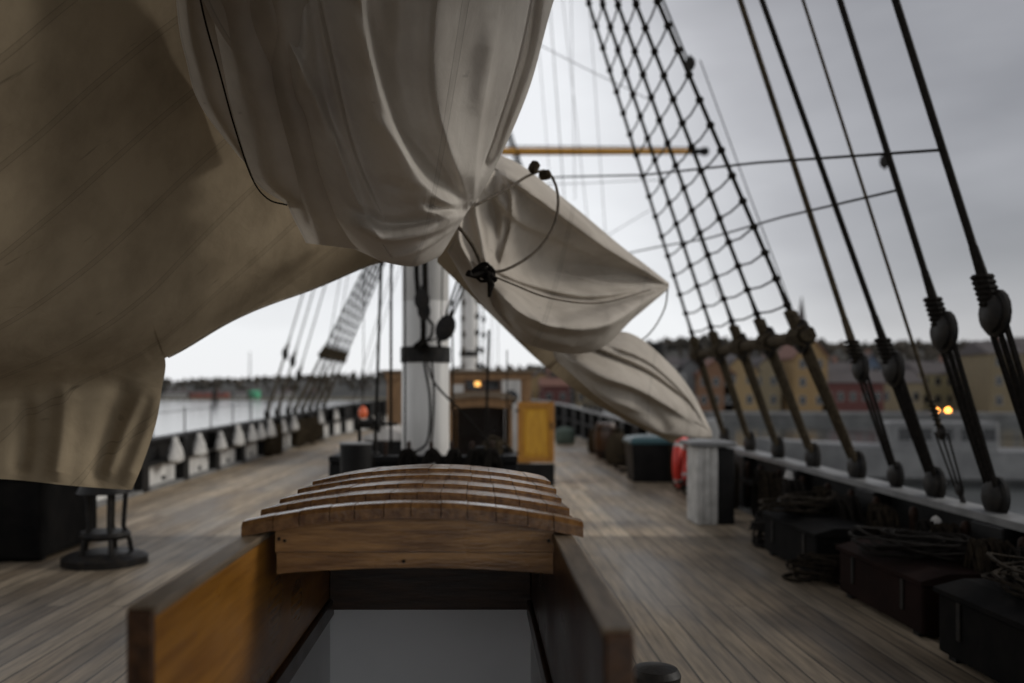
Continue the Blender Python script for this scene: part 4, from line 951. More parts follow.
dh('pane', M['glass'], lambda mb: mb.box(0.13 - cxo, 0.44 - cxo, -0.045, -0.041, zz(389.5, DY), zz(381, DY)), wn)
dd_ = dh('door', M['white'], lambda mb: mb.bbox(0.46 - cxo + 0.04, 0.90 - cxo, -0.035, -0.002, 0.1, zz(379, DY), 0.006))
dh('porthole', M['glass'], lambda mb: mb.lathe([(0.15, -0.01), (0.15, 0.0), (0.13, 0.008)], (0.70 - cxo, -0.037, zz(397, DY)), 20, Matrix.Rotation(R(90), 4, 'X')), dd_, True)
dh('notice_board', M['white'], lambda mb: mb.bbox(-0.55 - cxo, -0.30 - cxo, -0.03, -0.002, zz(393, DY), zz(384.5, DY), 0.004))
for yy in (0.8, 2.4):
    w2 = dh('window', M['varnish_dark'], lambda mb: mb.bbox(x1 + 0.002, x1 + 0.03, yy, yy + 0.7, 1.2, 1.7, 0.004))
    dh('pane', M['glass'], lambda mb: mb.box(x1 + 0.031, x1 + 0.035, yy + 0.06, yy + 0.64, 1.26, 1.64), w2)
t2 = thing('lantern', 'small lit lantern glowing warm on the deckhouse front', 'lantern', (P(477.5, 384, DY - 0.14).x, DY - 0.14, zz(384, DY)))
lathe_at([(0.045, -0.05), (0.06, -0.04), (0.06, 0.045), (0.04, 0.055)], 14).build('glass', M['lampglow'], t2)
lathe_at([(0.07, 0.056), (0.06, 0.07), (0.02, 0.095)], 14).build('cap', M['iron'], t2)
lathe_at([(0.05, -0.07), (0.06, -0.052), (0.04, -0.051)], 14).build('base', M['iron'], t2)
mb = MB(); mb.tube([(0, 0.0, 0.09), (0, 0.07, 0.1), (0, 0.1, 0.06)], 0.008, 6); mb.build('bracket', M['iron'], t2)

# ------------------------------------------------------------------ things along the right side
t = thing('waste_bin', 'black bin with a teal lid standing against the right bulwark', 'bin', (P(650, 480, 15.3).x, 15.3, 0))
mb = MB(); mb.lathe([(0.46, 0.0), (0.47, 0.03), (0.52, 0.60), (0.53, 0.63)], n=4, M=Matrix.Rotation(R(45), 4, 'Z'), sx=1, sy=1); mb.build('bin_body', M['black'], t, False)
mb = MB(); mb.lathe([(0.56, 0.632), (0.57, 0.68), (0.50, 0.74), (0.2, 0.77)], n=4, M=Matrix.Rotation(R(45), 4, 'Z')); mb.build('lid', M['teal'], t, False)
t = thing('lifebuoy', 'red ring lifebuoy hung beside the pale locker on the right', 'lifebuoy', (P(682, 462, 13.2).x, 13.2, zz(462, 13.2)))
t.rotation_euler = (0, 0, R(62))
mb = MB(); mb.tube([(0.29 * math.cos(a), 0, 0.33 * math.sin(a)) for a in np.linspace(0, 2 * math.pi, 33)[:-1]], 0.066, 12, closed=True); mb.build('ring', M['red'], t)
for k in range(4):
    a0 = R(45 + 90 * k); mb = MB(); mb.tube([(0.29 * math.cos(a), 0, 0.33 * math.sin(a)) for a in np.linspace(a0 - 0.10, a0 + 0.10, 5)], 0.068, 12); mb.build('band', M['bag'], t)
mb = MB(); mb.tube([(0, 0, 0.39), (0, 0.05, 0.5), (0.0, 0.1, 0.54)], 0.01, 6); mb.build('hanging_line', M['rope_pale'], t)
t = thing('pale_locker', 'tall pale boarded locker with a grey top on the right deck', 'locker', (P(714, 525, 10.15).x, 10.15, 0))
for k, xx in enumerate((-0.19, -0.11, -0.03)):
    mb = MB(); mb.bbox(xx, xx + 0.075, 0, 0.5, 0.0, zz(447, 10.15), 0.008); mb.build('board', M['bag'], t, False)
mb = MB(); mb.bbox(-0.27, 0.25, -0.05, 0.55, zz(447, 10.15) + 0.002, zz(442, 10.15), 0.01); mb.build('locker_top', M['grey_cap'], t, False)
mb = MB(); mb.bbox(0.052, 0.24, 0.02, 0.5, 0.0, zz(449, 10.15), 0.01); mb.build('side_case', M['black'], t, False)
mb = MB(); mb.lathe([(0.24, 0), (0.28, 0.05), (0.3, 0.2), (0.28, 0.38), (0.2, 0.46), (0.08, 0.49)], n=20)
o = mb.build('canvas_drum', M['green']); o.location = (P(565, 443, 26).x, 26, 0); tag(o, 'grey green covered drum on deck beyond the yellow door', 'drum')
cov_x = side(23.5, 1)
for i, (px, Y, hh) in enumerate(((598, 22, 0.85), (606, 20.5, 0.9), (618, 18.5, 0.95))):
    t = thing('oil_barrel' if i == 1 else 'sail_bag', ['brown sail bag leaning by the far right bulwark', 'dark barrel between two bags on the right deck', 'grey sail bag next to the black bin'][i], ['bag', 'barrel', 'bag'][i], (P(px, 470, Y).x, Y, 0))
    if i == 1:
        lathe_at([(0.2, 0), (0.25, 0.15), (0.27, 0.4), (0.25, 0.65), (0.2, 0.8), (0.05, 0.81)], 20).build('staves', M['varnish_dark'], t)
        for z_ in (0.14, 0.66): lathe_at([(0.252, z_ - 0.02), (0.262, z_ - 0.02), (0.262, z_ + 0.02), (0.252, z_ + 0.02)], 20).build('hoop', M['iron'], t)
    else:
        mb = MB(); prof = [(0.16, 0), (0.22, 0.05), (0.24, 0.25), (0.21, 0.45), (0.16, 0.6), (0.06, 0.68), (0.09, 0.75)]; mb.lathe(prof, n=18, sx=1.1, sy=0.9); mb.build('bag_cloth', M['rope_brown'], t)
        mb = MB(); mb.tube([(0.075 * math.cos(a), 0.065 * math.sin(a), 0.68) for a in np.linspace(0, 6.28, 12)[:-1]], 0.012, 5, closed=True); mb.build('tie', M['rope_dark'], t)

# ------------------------------------------------------------------ standing rigging
def deadeye_mb(c, r, d):                               # disc with three holes suggested by bosses
    mb = MB(); q = Vector((1, 0, 0)) if abs(d.x) < 0.5 else Vector((1, 0, 0))
    Mx = Matrix.Rotation(R(90), 4, 'Y')
    mb.lathe([(r * 0.62, -r * 0.5), (r, -r * 0.28), (r * 1.03, 0), (r, r * 0.28), (r * 0.62, r * 0.5)], (0, 0, 0), 16, Mx)
    mb.tube([(r * 0.1 + 0, (r * 1.08) * math.cos(a), (r * 1.08) * math.sin(a)) for a in np.linspace(0, 2 * math.pi, 17)[:-1]], r * 0.22, 6, closed=True)
    return mb
def sub(t, mb, name, m):
    o = mb.build(name, m); o.parent = t; o.location = -Vector(t.location); return o
def place(mb, p): mb.v = [tuple(Vector(v) + p) for v in mb.v]; return mb
def stay(t, base, top, zdead, r, de=0.10, lan=0.014, m='rope_dark', lm='rope_brown', sp=0.09, chain=0.35):
    base, top = Vector(base), Vector(top); d = (top - base); u = d.normalized()
    pd = base + d * ((zdead - base.z) / d.z); pb = base + u * 0.12
    a = MB(); a.tube([pd, pd + (top - pd) * 0.33, pd + (top - pd) * 0.66, top], r, 7); a.tube([pd, pd + u * 0.45], [r * 1.7, r * 1.1], 7); sub(t, a, 'shroud', M[m])
    sub(t, place(deadeye_mb(None, de, u), pd), 'deadeye', M['iron']); sub(t, place(deadeye_mb(None, de * 0.95, u), pb), 'deadeye', M['iron'])
    side_ = Vector((0, 1, 0)); a = MB()
    for k in (-1, 0, 1): a.tube([pb + side_ * k * sp * 0.8 + Vector((0.01 * k, 0, 0)), pd + side_ * k * sp * 0.8 - Vector((0.01 * k, 0, 0))], lan, 6)
    for q in np.linspace(0.04, 0.22, 6): a.tube([pd + u * (q + 0.02) + Vector((r * 2.1 * math.cos(w), r * 2.1 * math.sin(w), 0)) for w in np.linspace(0, 6.28, 8)[:-1]], lan * 0.9, 5, closed=True)
    sub(t, a, 'lanyard', M[lm])
    a = MB(); a.tube([pb, base, base - Vector((0, 0, 0.35))], 0.022, 6); sub(t, a, 'chainplate', M['iron'])
    return pd, pb
def shroud_set(label, s, ys, top, zdead, rows, r=0.018, lan=0.014, spread=0.10, group=None, de=0.1, ratr=0.008, offx=0.14, poles=(0,)):
    ymid = sum(ys) / len(ys)
    t = thing('shroud_ladder', label, 'rigging', (side(ymid, s) + s * offx, ymid, railz(ymid)), group)
    bases = [Vector((side(Y, s) + s * offx, Y, railz(Y) - 0.02)) for Y in ys]
    tops = [Vector(top) + Vector((s * 0.12, (k - (len(ys) - 1) / 2) * spread, 0)) for k in range(len(ys))]
    if bases[0].y > bases[-1].y: tops = tops[::-1]
    pds = []
    for b, tp in zip(bases, tops): pds.append(stay(t, b, tp, zdead, r, de, lan, 'rope_dark', 'rope_brown'))
    # sheer pole lashed across above the deadeyes
    for dz in poles:
        z_ = zdead + dz; pts = [b + (tp - b) * ((z_ - b.z) / (tp.z - b.z)) for b, tp in zip(bases, tops)]
        a = MB(); e0 = pts[0] + (pts[0] - pts[1]).normalized() * 0.2; e1 = pts[-1] + (pts[-1] - pts[-2]).normalized() * 0.2
        a.tube([e0] + pts + [e1], 0.06 if dz == 0 else 0.03, 8)
        for p in pts:
            for q in (-0.12, -0.08, -0.04, 0.0, 0.04, 0.08, 0.12): a.tube([p + Vector((0.09 * math.cos(w), q, 0.09 * math.sin(w))) for w in np.linspace(0, 6.28, 9)[:-1]], 0.017, 5, closed=True)
        sub(t, a, 'sheer_pole', M['rope_brown'])
    for k in range(rows):
        z_ = zdead + 0.30 + 0.25 * k
        if z_ > top[2] - 1.2: break
        pts = [b + (tp - b) * ((z_ - b.z) / (tp.z - b.z)) for b, tp in zip(bases, tops)]
        a = MB(); full = []
        for p, q in zip(pts[:-1], pts[1:]): full += [p, (p + q) / 2 - Vector((0, 0, 0.015 + 0.02 * random.random()))]
        a.tube(full + [pts[-1]], ratr, 5)
        for p in pts: a.lathe([(0.014, -0.035), (r * 1.9, -0.015), (r * 1.9, 0.015), (0.014, 0.035)], p, 7)
        sub(t, a, 'ratline', M['rope_dark'])
    return t
shroud_set('near right shrouds with ratlines climbing from the right bulwark to the main mast', 1, [8.3, 9.4, 10.5, 11.6, 12.8], (MX, 9.6, 11.0), 2.02, 32, r=0.021, lan=0.028, de=0.13, poles=(0,), ratr=0.011)
shroud_set('far left shrouds with ratlines rising from the left bulwark to the foremast', -1, [25.0, 26.1, 27.2, 28.3, 29.4], (-0.28, 28, 11.6), 2.55, 28, r=0.036, lan=0.03, de=0.12, ratr=0.013)
shroud_set('far right shrouds of the foremast beyond the sloping sail', 1, [25.8, 26.9, 28.0, 29.1], (-0.28, 28, 13.2), 2.55, 24, r=0.022, lan=0.018, de=0.12, ratr=0.013)

# single backstays, right side (near) and left side (far)
def px_stay(label, s, Yb, p1, p2, zdead, r, de, group, m='rope_dark', lan=0.014, xc=MX):
    b = Vector((side(Yb, s) + s * 0.14, Yb, railz(Yb) - 0.02))
    t = thing('backstay', label, 'stay', tuple(b), group)
    stay(t, b, (p1[0], p1[1], p1[2]), zdead, r, de, lan, m, 'rope_dark' if s > 0 else 'rope_brown'); return t
G1 = 'backstays rising from the right rail'
px_stay('brown backstay running up just right of the ratlined shrouds', 1, 7.55, (MX + 0.1, 9.5, 15.5), None, 1.7, 0.026, 0.10, G1, 'rope_brown')
px_stay('dark backstay with a large deadeye left of the lit street lamps', 1, 6.9, (MX + 0.1, 9.4, 15.2), None, 1.68, 0.024, 0.115, G1, lan=0.02)
px_stay('thin pale backstay between two darker stays on the right', 1, 6.55, (MX + 0.1, 9.3, 17.5), None, 1.2, 0.013, 0.045, G1, 'rope_brown', lan=0.008)
px_stay('dark backstay whose deadeye stands above the skyline right of the lamps', 1, 6.1, (MX + 0.1, 9.3, 19.0), None, 1.92, 0.024, 0.12, G1, lan=0.02)
px_stay('rightmost thick dark backstay at the edge of the photo', 1, 5.45, (MX + 0.1, 9.2, 20.5), None, 2.0, 0.026, 0.12, G1, lan=0.022)
G2 = 'backstays rising from the left rail'
for i, (Y, zd) in enumerate(((21.8, 2.45), (22.9, 2.3), (24.2, 1.95))):
    px_stay('%s far backstay from the near end on the left rail' % ORD[i], -1, Y, (-0.28, 28, 22 - i), None, zd, 0.018, 0.13, G2, lan=0.017)

# foremast and its yards
FX, FY = -0.28, 28
t = thing('foremast', 'distant white foremast standing beyond the deckhouse', 'mast', (FX, FY, 0))
lathe_at([(0.27, 0), (0.26, 6), (0.24, 13), (0.16, 16), (0.1, 25)], 30).build('mast_pole', M['mast_white'], t)
lathe_at([(0.28, 2.6), (0.285, 2.62), (0.285, 2.74), (0.28, 2.76)], 30).build('iron_band', M['iron'], t)
t = thing('yard', 'ochre horizontal yard with a black tip crossing behind the shrouds', 'spar', (FX, FY - 0.45, zz(151, 27.5)))
def hb2(prof, n=14): mb = MB(); mb.lathe(prof, (0, 0, 0), n, Matrix.Rotation(R(90), 4, 'Y')); return mb
hb2([(0.07, -7.0), (0.10, -4), (0.12, 0), (0.11, 4), (0.085, 6.75)]).build('spar_pole', M['spar'], t)
hb2([(0.09, 6.75), (0.10, 6.8), (0.09, 7.1), (0.13, 7.15), (0.13, 7.3), (0.05, 7.35)]).build('yard_tip', M['black'], t)
mb = MB(); mb.tube([(-3, -0.1, 0.13), (0, -0.12, 0.14), (3, -0.1, 0.13), (6.8, -0.08, 0.1)], 0.02, 5); mb.build('jackstay', M['iron'], t)
# running rigging in the sky: thin far lines
sky_ropes = [
 ((545, -60), (572, 300), 27, 0.012), ((556, -60), (600, 330), 27, 0.009), ((570, -60), (575, 200), 27, 0.009), ((585, -60), (612, 330), 27, 0.009), ((530, -60), (560, 300), 27, 0.008),
 ((540, 45), (650, 100), 16, 0.007), ((500, 300), (650, 210), 26, 0.010), ((620, 255), (900, 190), 14, 0.010),
 ((508, 180), (965, 150), 13, 0.011), ((510, 185), (660, 180), 20, 0.008), ((700, 60), (800, 330), 12, 0.008), ((640, 60), (720, 300), 24, 0.010), ((655, -20), (690, 66), 12, 0.016),
]
words = ['thin vertical line by the yard close to the sail', 'thin line crossing the yard on its way down', 'short vertical line above the yard', 'thin line left of the ratlined shrouds', 'faint vertical line at the sail edge',
 'thin slanting line high above the yard', 'faint line rising to the right behind the shrouds', 'thin lower stay crossing the sky on the right', 'long nearly level stay crossing the sky on the right', 'thin level line just below the yard',
 'thin line slanting down from the small block', 'faint line running inside the shrouds', 'dark rope above the small hanging block']
for (a, b, Y, r), wd in zip(sky_ropes, words):
    p, q = P(a[0], a[1], Y), P(b[0], b[1], Y)
    if 'long nearly level' in wd: q = Vector((3.05, 5.91, 3.09))
    if 'thin lower stay' in wd: q = Vector((3.04, 6.5, 2.96))
    mid = (p + q) / 2 - Vector((0, 0, 0.02 * (q - p).length * 0.3))
    rope_thing('rigging_line', wd, 'rope', [p, (p * 3 + q) / 4 - Vector((0, 0, 0.01)), mid, (p + 3 * q) / 4, q], r, M['rope_dark'], 'thin rigging lines against the sky')
for (x, y, Y, s_, lab) in ((690, 64, 12, 0.16, 'small dark block hanging in the sky right of the shrouds'), (885, 161, 13, 0.17, 'small dark bead on the long level stay'), (705, 151, 13.5, 0.1, 'tiny block near the yard tip')):
    if Y == 13.5: continue
    o = block(None, s_).build('pulley_block', M['iron']); o.location = P(x, y, Y); tag(o, lab, 'pulley block')
# far gear between mast and sail: chains of blocks on the foremast
for i, (x, y0, y1, Y, r) in enumerate(((463, 310, 372, 24, 0.03), (478, 305, 372, 24, 0.035), (483, 312, 372, 24, 0.03), (498, 335, 375, 25, 0.016), (492, 330, 375, 25, 0.014))):
    mb = MB(); a, b = P(x, y0 - 60, Y), P(x, y1, Y); mb.tube([a - b, (0, 0, 0)], r * 0.5, 6)
    for q in range(7 if i < 3 else 0):
        f_ = 0.05 + 0.13 * q; mb.lathe([(r * 0.6, -0.10), (r * 1.7, -0.05), (r * 1.9, 0.02), (r * 0.6, 0.10)], (random.uniform(-.02, .02), 0, (a - b).z * f_), 8)
    o = mb.build('halyard', M['rope_dark'] if i != 0 else M['rope_brown']); o.location = b
    tag(o, ['knotted halyard left on the far mast', 'thick halyard on the far mast edge', 'halyard right of the far mast edge', 'rightmost thin halyard over the deckhouse roof', 'thin halyard over the deckhouse roof'][i], 'rope', 'halyards before the far mast')
# faint lines left of the mast toward the far shrouds
for i, (a, b, Y) in enumerate((((345, 250), (318, 405), 22), ((352, 250), (327, 400), 24), ((398, 250), (352, 405), 24), ((408, 240), (360, 400), 26))):
    rope_thing('rigging_line', ['pale rope leaning left of the far shrouds', 'second pale rope leaning before the far shrouds', 'thin line leaning across the far shrouds', 'thin line nearest the mast leaning left'][i], 'rope', [P(a[0], a[1], Y), P(b[0], b[1], Y)], 0.010, M['rope_dark'] if i != 1 else M['rope_brown'], 'leaning lines left of the mast')

# unseen house-shaped block, added behind the camera to shade the left sail and deck
t = thing('aft_shade_block', 'unseen dark house-shaped block added behind the camera for shade', 'deckhouse', (-3.2, -1.6, 0))
mb = MB(); mb.bbox(-1.7, 2.0, -2.6, 0, 0, 2.35, 0.02); mb.build('wall', M['varnish_dark'], t, False)
mb = MB(); mb.bbox(-1.8, 2.1, -2.7, 0.1, 2.353, 2.45, 0.02); mb.build('roof', M['black'], t, False)
mb = MB(); mb.bbox(-0.4, 0.4, 0.003, 0.05, 0.02, 1.95, 0.01); dq = mb.build('door', M['varnish'], t, False)
mb = MB(); mb.lathe([(0.02, 0), (0.03, 0.03), (0.02, 0.06)], (0.3, 0.08, 1.0), 10); mb.build('handle', M['iron'], dq)
for xx in (-1.1, 1.2):
    mb = MB(); mb.bbox(xx - 0.35, xx + 0.35, 0.003, 0.04, 1.2, 1.9, 0.01); wq = mb.build('window', M['varnish'], t, False)
    mb = MB(); mb.box(xx - 0.28, xx + 0.28, 0.042, 0.046, 1.27, 1.83); mb.build('pane', M['glass'], wq, False)

# ------------------------------------------------------------------ far land
def ridge(name, pts, depth, base, m, kind='structure', rough=1.2, nx=160, ny=8):
    xs = np.linspace(pts[0][0], pts[-1][0], nx); hs = np.interp(xs, [p[0] for p in pts], [p[2] for p in pts]); ys_ = np.interp(xs, [p[0] for p in pts], [p[1] for p in pts])
    G = np.zeros((ny, nx, 3))
    for i in range(ny):
        f_ = i / (ny - 1); prof = math.sin(math.pi * min(1, f_ * 0.55 + 0.0) ** 0.9)
        G[i, :, 0] = xs; G[i, :, 1] = ys_ + f_ * depth; G[i, :, 2] = base + (hs - base) * prof + (rough * rng.normal(size=nx) * 0.3 if 0 < i else 0)
    mb = MB(); mb.grid(G); return tag(mb.build(name, m), kind=kind), G
hill_m = mat('far_hillside', (0.035, 0.037, 0.036), 0.95, (0.075, 0.07, 0.06), 0.03)
shore_m = mat('reed_shore', (0.15, 0.115, 0.06), 0.95, (0.09, 0.085, 0.05), 0.05)
bank = MB(); bank.box(-700, -20, 505, 620, -4, -2.2); tag(bank.build('far_shore', shore_m, smooth=False), kind='structure')
_, GL = ridge('left_hill', [(-800, 600, 9), (-420, 600, 7), (-300, 600, 8), (-200, 600, 10), (-90, 600, 15), (0, 600, 20), (90, 600, 22), (160, 590, 18)], 260, -2.2, hill_m)
_, GR = ridge('right_hill', [(20, 330, 8), (60, 330, 15), (80, 325, 22), (100, 320, 25), (125, 300, 22), (145, 300, 23), (175, 290, 20), (210, 290, 21), (320, 280, 20)], 160, -2.0, hill_m)
# woods on the hills: one mass of crowns each
def wood(name, G, n, s0, s1, label, m):
    mb = MB(); ny, nx = G.shape[:2]
    for k in range(n):
        i = int(rng.integers(1, ny)); j = int(rng.integers(0, nx)); p = Vector(G[i, j]); p.x += rng.normal() * 2; h_ = rng.uniform(s0, s1); w_ = h_ * rng.uniform(0.25, 0.5)
        c = p + Vector((0, 0, h_ * 0.4)); vs = []
        for (rr2, z_) in ((0.25, -0.5), (1, -0.15), (0.8, 0.25), (0.3, 0.5)):
            for a in range(6):
                q = rng.uniform(0.7, 1.25); vs.append(c + Vector((w_ * rr2 * q * math.cos(a * 1.047), w_ * rr2 * q * math.sin(a * 1.047), h_ * z_ * rng.uniform(0.85, 1.15))))
        vs.append(c + Vector((0, 0, h_ * 0.62)))
        fs = [(r_ * 6 + a, r_ * 6 + (a + 1) % 6, (r_ + 1) * 6 + (a + 1) % 6, (r_ + 1) * 6 + a) for r_ in range(3) for a in range(6)] + [(18 + a, 18 + (a + 1) % 6, 24) for a in range(6)]
        mb.add(vs, fs)
    return tag(mb.build(name, m, smooth=False), label, 'woodland', kind='stuff')
leaf = mat('winter_wood', (0.03, 0.03, 0.025), 0.95, (0.07, 0.055, 0.04), 0.08)
wood('hillside_wood', GL, 1400, 3, 6.5, 'dark bare winter wood along the far left shore', leaf)
wood('hillside_wood', GR, 1300, 2.5, 5.5, 'dark wooded hill behind the town on the right', leaf)
# quay land on the right
quay_m = mat('quay_stone', (0.08, 0.08, 0.078), 0.85, (0.15, 0.15, 0.145), 0.4)
qb = MB(); qb.box(14, 420, 128, 420, -5, -1.6); tag(qb.build('quay', quay_m, smooth=False), kind='structure')

def house(loc, w_, d_, h_, rh, wc, rc, lab, gable=False, wins=(3, 2), rz=0, cat='house', spire=False):
    t = thing('church' if spire else 'town_house', lab, cat, loc, None, rz)
    key = tuple(wc); mw = HM.setdefault(('w', key), mat('render_wall', wc, 0.85, tuple(c * 1.15 for c in wc), 1.0)); mr_ = HM.setdefault(('r', tuple(rc)), mat('roof_tile', rc, 0.8, tuple(c * 1.3 for c in rc), 2.0))
    mb = MB(); 
    if gable:
        vs = [(-w_/2, 0, 0), (w_/2, 0, 0), (w_/2, 0, h_), (0, 0, h_ + rh), (-w_/2, 0, h_)]; vs += [(x, d_, z) for x, _, z in vs]
        mb.add(vs, [(0, 1, 2, 3, 4), (9, 8, 7, 6, 5), (0, 5, 6, 1), (1, 6, 7, 2), (4, 9, 5, 0)])
    else:
        mb.box(-w_/2, w_/2, 0, d_, 0, h_)
    mb.build('wall', mw, t, False)
    mb = MB(); o_ = 0.35
    if gable:
        k_ = rh / (w_ / 2)
        for s in (-1, 1): mb.add([(0, -o_, h_ + rh + 0.05), (s * (w_/2 + o_), -o_, h_ - k_ * o_ + 0.05), (s * (w_/2 + o_), d_ + o_, h_ - k_ * o_ + 0.05), (0, d_ + o_, h_ + rh + 0.05), (0, -o_, h_ + rh + 0.3), (s * (w_/2 + o_), -o_, h_ - k_ * o_ + 0.3), (s * (w_/2 + o_), d_ + o_, h_ - k_ * o_ + 0.3), (0, d_ + o_, h_ + rh + 0.3)], [(0, 1, 2, 3), (4, 5, 6, 7), (0, 1, 5, 4), (1, 2, 6, 5), (2, 3, 7, 6)])
    else:
        mb.add([(-w_/2 - o_, -o_, h_ + 0.01), (w_/2 + o_, -o_, h_ + 0.01), (w_/2 + o_, d_ + o_, h_ + 0.01), (-w_/2 - o_, d_ + o_, h_ + 0.01), (-w_/2 - o_, d_/2, h_ + rh), (w_/2 + o_, d_/2, h_ + rh)], [(0, 1, 5, 4), (2, 3, 4, 5), (1, 2, 5), (3, 0, 4), (0, 3, 2, 1)])
    rf = mb.build('roof', mr_, t, False)
    if not spire:
        mb = MB(); mb.box(w_ * 0.2, w_ * 0.2 + 0.7, d_/2 - 0.4, d_/2 + 0.4, h_ + rh * 0.5, h_ + rh + 1.0); mb.build('chimney', HM['chim'], rf, False)
    nc, nr_ = wins
    for i in range(nc):
        for j in range(nr_):
            x = -w_/2 + w_ * (i + 0.5) / nc; z = h_ * (j + 0.35) / nr_
            key2 = 'winmesh'
            if key2 not in HM:
                a = MB(); a.box(-0.55, 0.55, -0.06, 0.0, 0, 1.5); tmp = a.build('window', HM['frame'], None, False)
                b2 = MB(); b2.box(-0.45, 0.45, -0.08, -0.062, 0.1, 1.4); tmp2 = b2.build('pane', M['glass'], None, False)
                HM[key2] = (tmp.data, tmp2.data); bpy.data.objects.remove(tmp); bpy.data.objects.remove(tmp2)
            wo = bpy.data.objects.new('window', HM[key2][0]); COL.objects.link(wo); wo.parent = t; wo.location = (x, -0.003, z)
            po = bpy.data.objects.new('pane', HM[key2][1]); COL.objects.link(po); po.parent = wo
    if spire:
        mb = MB(); mb.box(-2, 2, -1, 3, 0, h_ + rh + 2); mb.build('tower', mw, t, False)
        mb = MB(); mb.lathe([(3.0, h_ + rh + 2.01), (1.2, h_ + rh + 5), (0.9, h_ + rh + 8), (0.1, h_ + rh + 13)], (0, 1, 0), 8); mb.build('spire', mr_, t, False)
    return t
HM = {'chim': mat('chimney_brick', (0.22, 0.12, 0.09), 0.9), 'frame': mat('window_frame', (0.26, 0.25, 0.23), 0.6)}
GZ = -1.6
def hx(px, Y): return (px - VX) / F * Y
OCH = (0.27, 0.19, 0.095); RED = (0.10, 0.035, 0.03); CRM = (0.25, 0.205, 0.13); GRY = (0.12, 0.12, 0.12); WHT = (0.36, 0.35, 0.33); ORG = (0.17, 0.09, 0.05); BLU = (0.09, 0.12, 0.17)
RD = (0.07, 0.06, 0.06); RT = (0.15, 0.07, 0.05)
hs = [ # px centre, distance, width, depth, wall height, roof height, colours, label, gable
 (541, 175, 7, 8, 4.6, 2.4, OCH, RD, 'small ochre house seen just right of the deckhouse', True),
 (556, 165, 5, 8, 4.2, 1.6, RED, RT, 'small red house between ochre and cream houses beyond the yellow door', False),
 (573, 170, 6, 9, 4.0, 1.8, WHT, RD, 'white house above the far right bulwark beyond the yellow door', False),
 (592, 168, 6, 9, 4.0, 2.0, CRM, RT, 'cream house next to the white one under the sail foot', True),
 (655, 150, 9, 9, 7.5, 1.6, WHT, RD, 'white waterfront building behind the sloping sail tip', False),
 (690, 150, 5, 9, 6.5, 2.0, GRY, RD, 'narrow grey house right of the white waterfront building', True),
 (716, 148, 6, 9, 6.0, 2.4, ORG, RT, 'orange house seen through the near shroud lanyards', True),
 (741, 148, 5.6, 9, 6.6, 2.6, OCH, RD, 'ochre house seen through the near shroud lanyards', True),
 (766, 150, 5, 9, 6.2, 2.6, CRM, RD, 'cream gabled house behind the right of the shrouds', True),
 (786, 152, 4.2, 9, 5.2, 1.6, RED, RT, 'dark red house left of the tall ochre gable', False),
 (811, 146, 5.4, 10, 8.8, 3.2, (0.25, 0.165, 0.075), RT, 'tall ochre gabled house right of the near shrouds', True),
 (853, 146, 10, 10, 4.6, 2.2, RED, RD, 'long low red house at the waterfront', False),
 (836, 165, 7, 10, 6.6, 2.2, OCH, RD, 'ochre house behind the long low red house', False),
 (872, 170, 3.2, 8, 8.0, 2.2, BLU, RD, 'narrow blue house behind the red one', True),
 (901, 150, 7.5, 9, 4.6, 2.2, CRM, RD, 'cream house left of the lit street lamps', False),
 (944, 156, 8.5, 9, 6.2, 2.4, (0.25, 0.21, 0.115), RD, 'yellow house behind the lit street lamps', False),
 (985, 150, 5, 9, 5.6, 2.4, CRM, RD, 'cream house right of the lit street lamps', False),
 (1008, 138, 5.5, 9, 9.0, 2.2, (0.17, 0.135, 0.08), RD, 'tall yellow building at the right edge', False),
 (1050, 140, 7, 9, 9.5, 2.4, ORG, RD, 'tall orange building cut by the right edge', False),
]
for (px, Y, w_, d_, h_, rh, wc, rc, lab, gb) in hs:
    house((hx(px, Y), Y, GZ), w_, d_, h_, rh, wc, rc, lab, gb, wins=(max(2, int(w_ / 2)), max(1, int(h_ / 2.6))))
house((hx(803, 230), 230, 4), 12, 16, 6.0, 3.0, (0.3, 0.27, 0.24), RD, 'distant church with a pointed dark spire on the skyline', True, (3, 1), cat='church', spire=True)
for i, (px, w_, wc, rc, lab) in enumerate(((176, 14, WHT, RD, 'pale farm building at the left of the far shore'), (208, 22, (0.25, 0.09, 0.07), RD, 'long dark red boathouse on the far shore'), (243, 9, WHT, RD, 'white shed beside the green one on the far shore'), (252, 6, (0.08, 0.4, 0.22), (0.08, 0.35, 0.2), 'bright green shed on the far shore'), (283, 10, WHT, RD, 'white far house between the backstays'), (310, 8, GRY, RD, 'grey far house behind the left shrouds'))):
    house((hx(px, 560), 560, -2.2), w_, 9, 3.2, 1.6, wc, rc, lab, False, (4, 1))
# radio mast on the far hill
t = thing('radio_mast', 'thin lattice radio mast on the far left hill', 'radio mast', (hx(250, 640), 640, 0))
for (a, b) in ((-0.5, -0.5), (0.5, -0.5), (0, 0.5)):
    mb = MB(); mb.tube([(a, b, 0), (a * 0.4, b * 0.4, 30)], 0.14, 5); mb.build('leg', M['iron'], t)
mb = MB()
for k in range(14): z_ = 2 * k; q = 1 - 0.6 * z_ / 30; mb.tube([(-0.5 * q, -0.5 * q, z_), (0.5 * q, -0.5 * q, z_ + 2)], 0.08, 4); mb.tube([(0.5 * q, -0.5 * q, z_), (0, 0.5 * q, z_ + 2)], 0.08, 4)
mb.build('bracing', M['iron'], t)
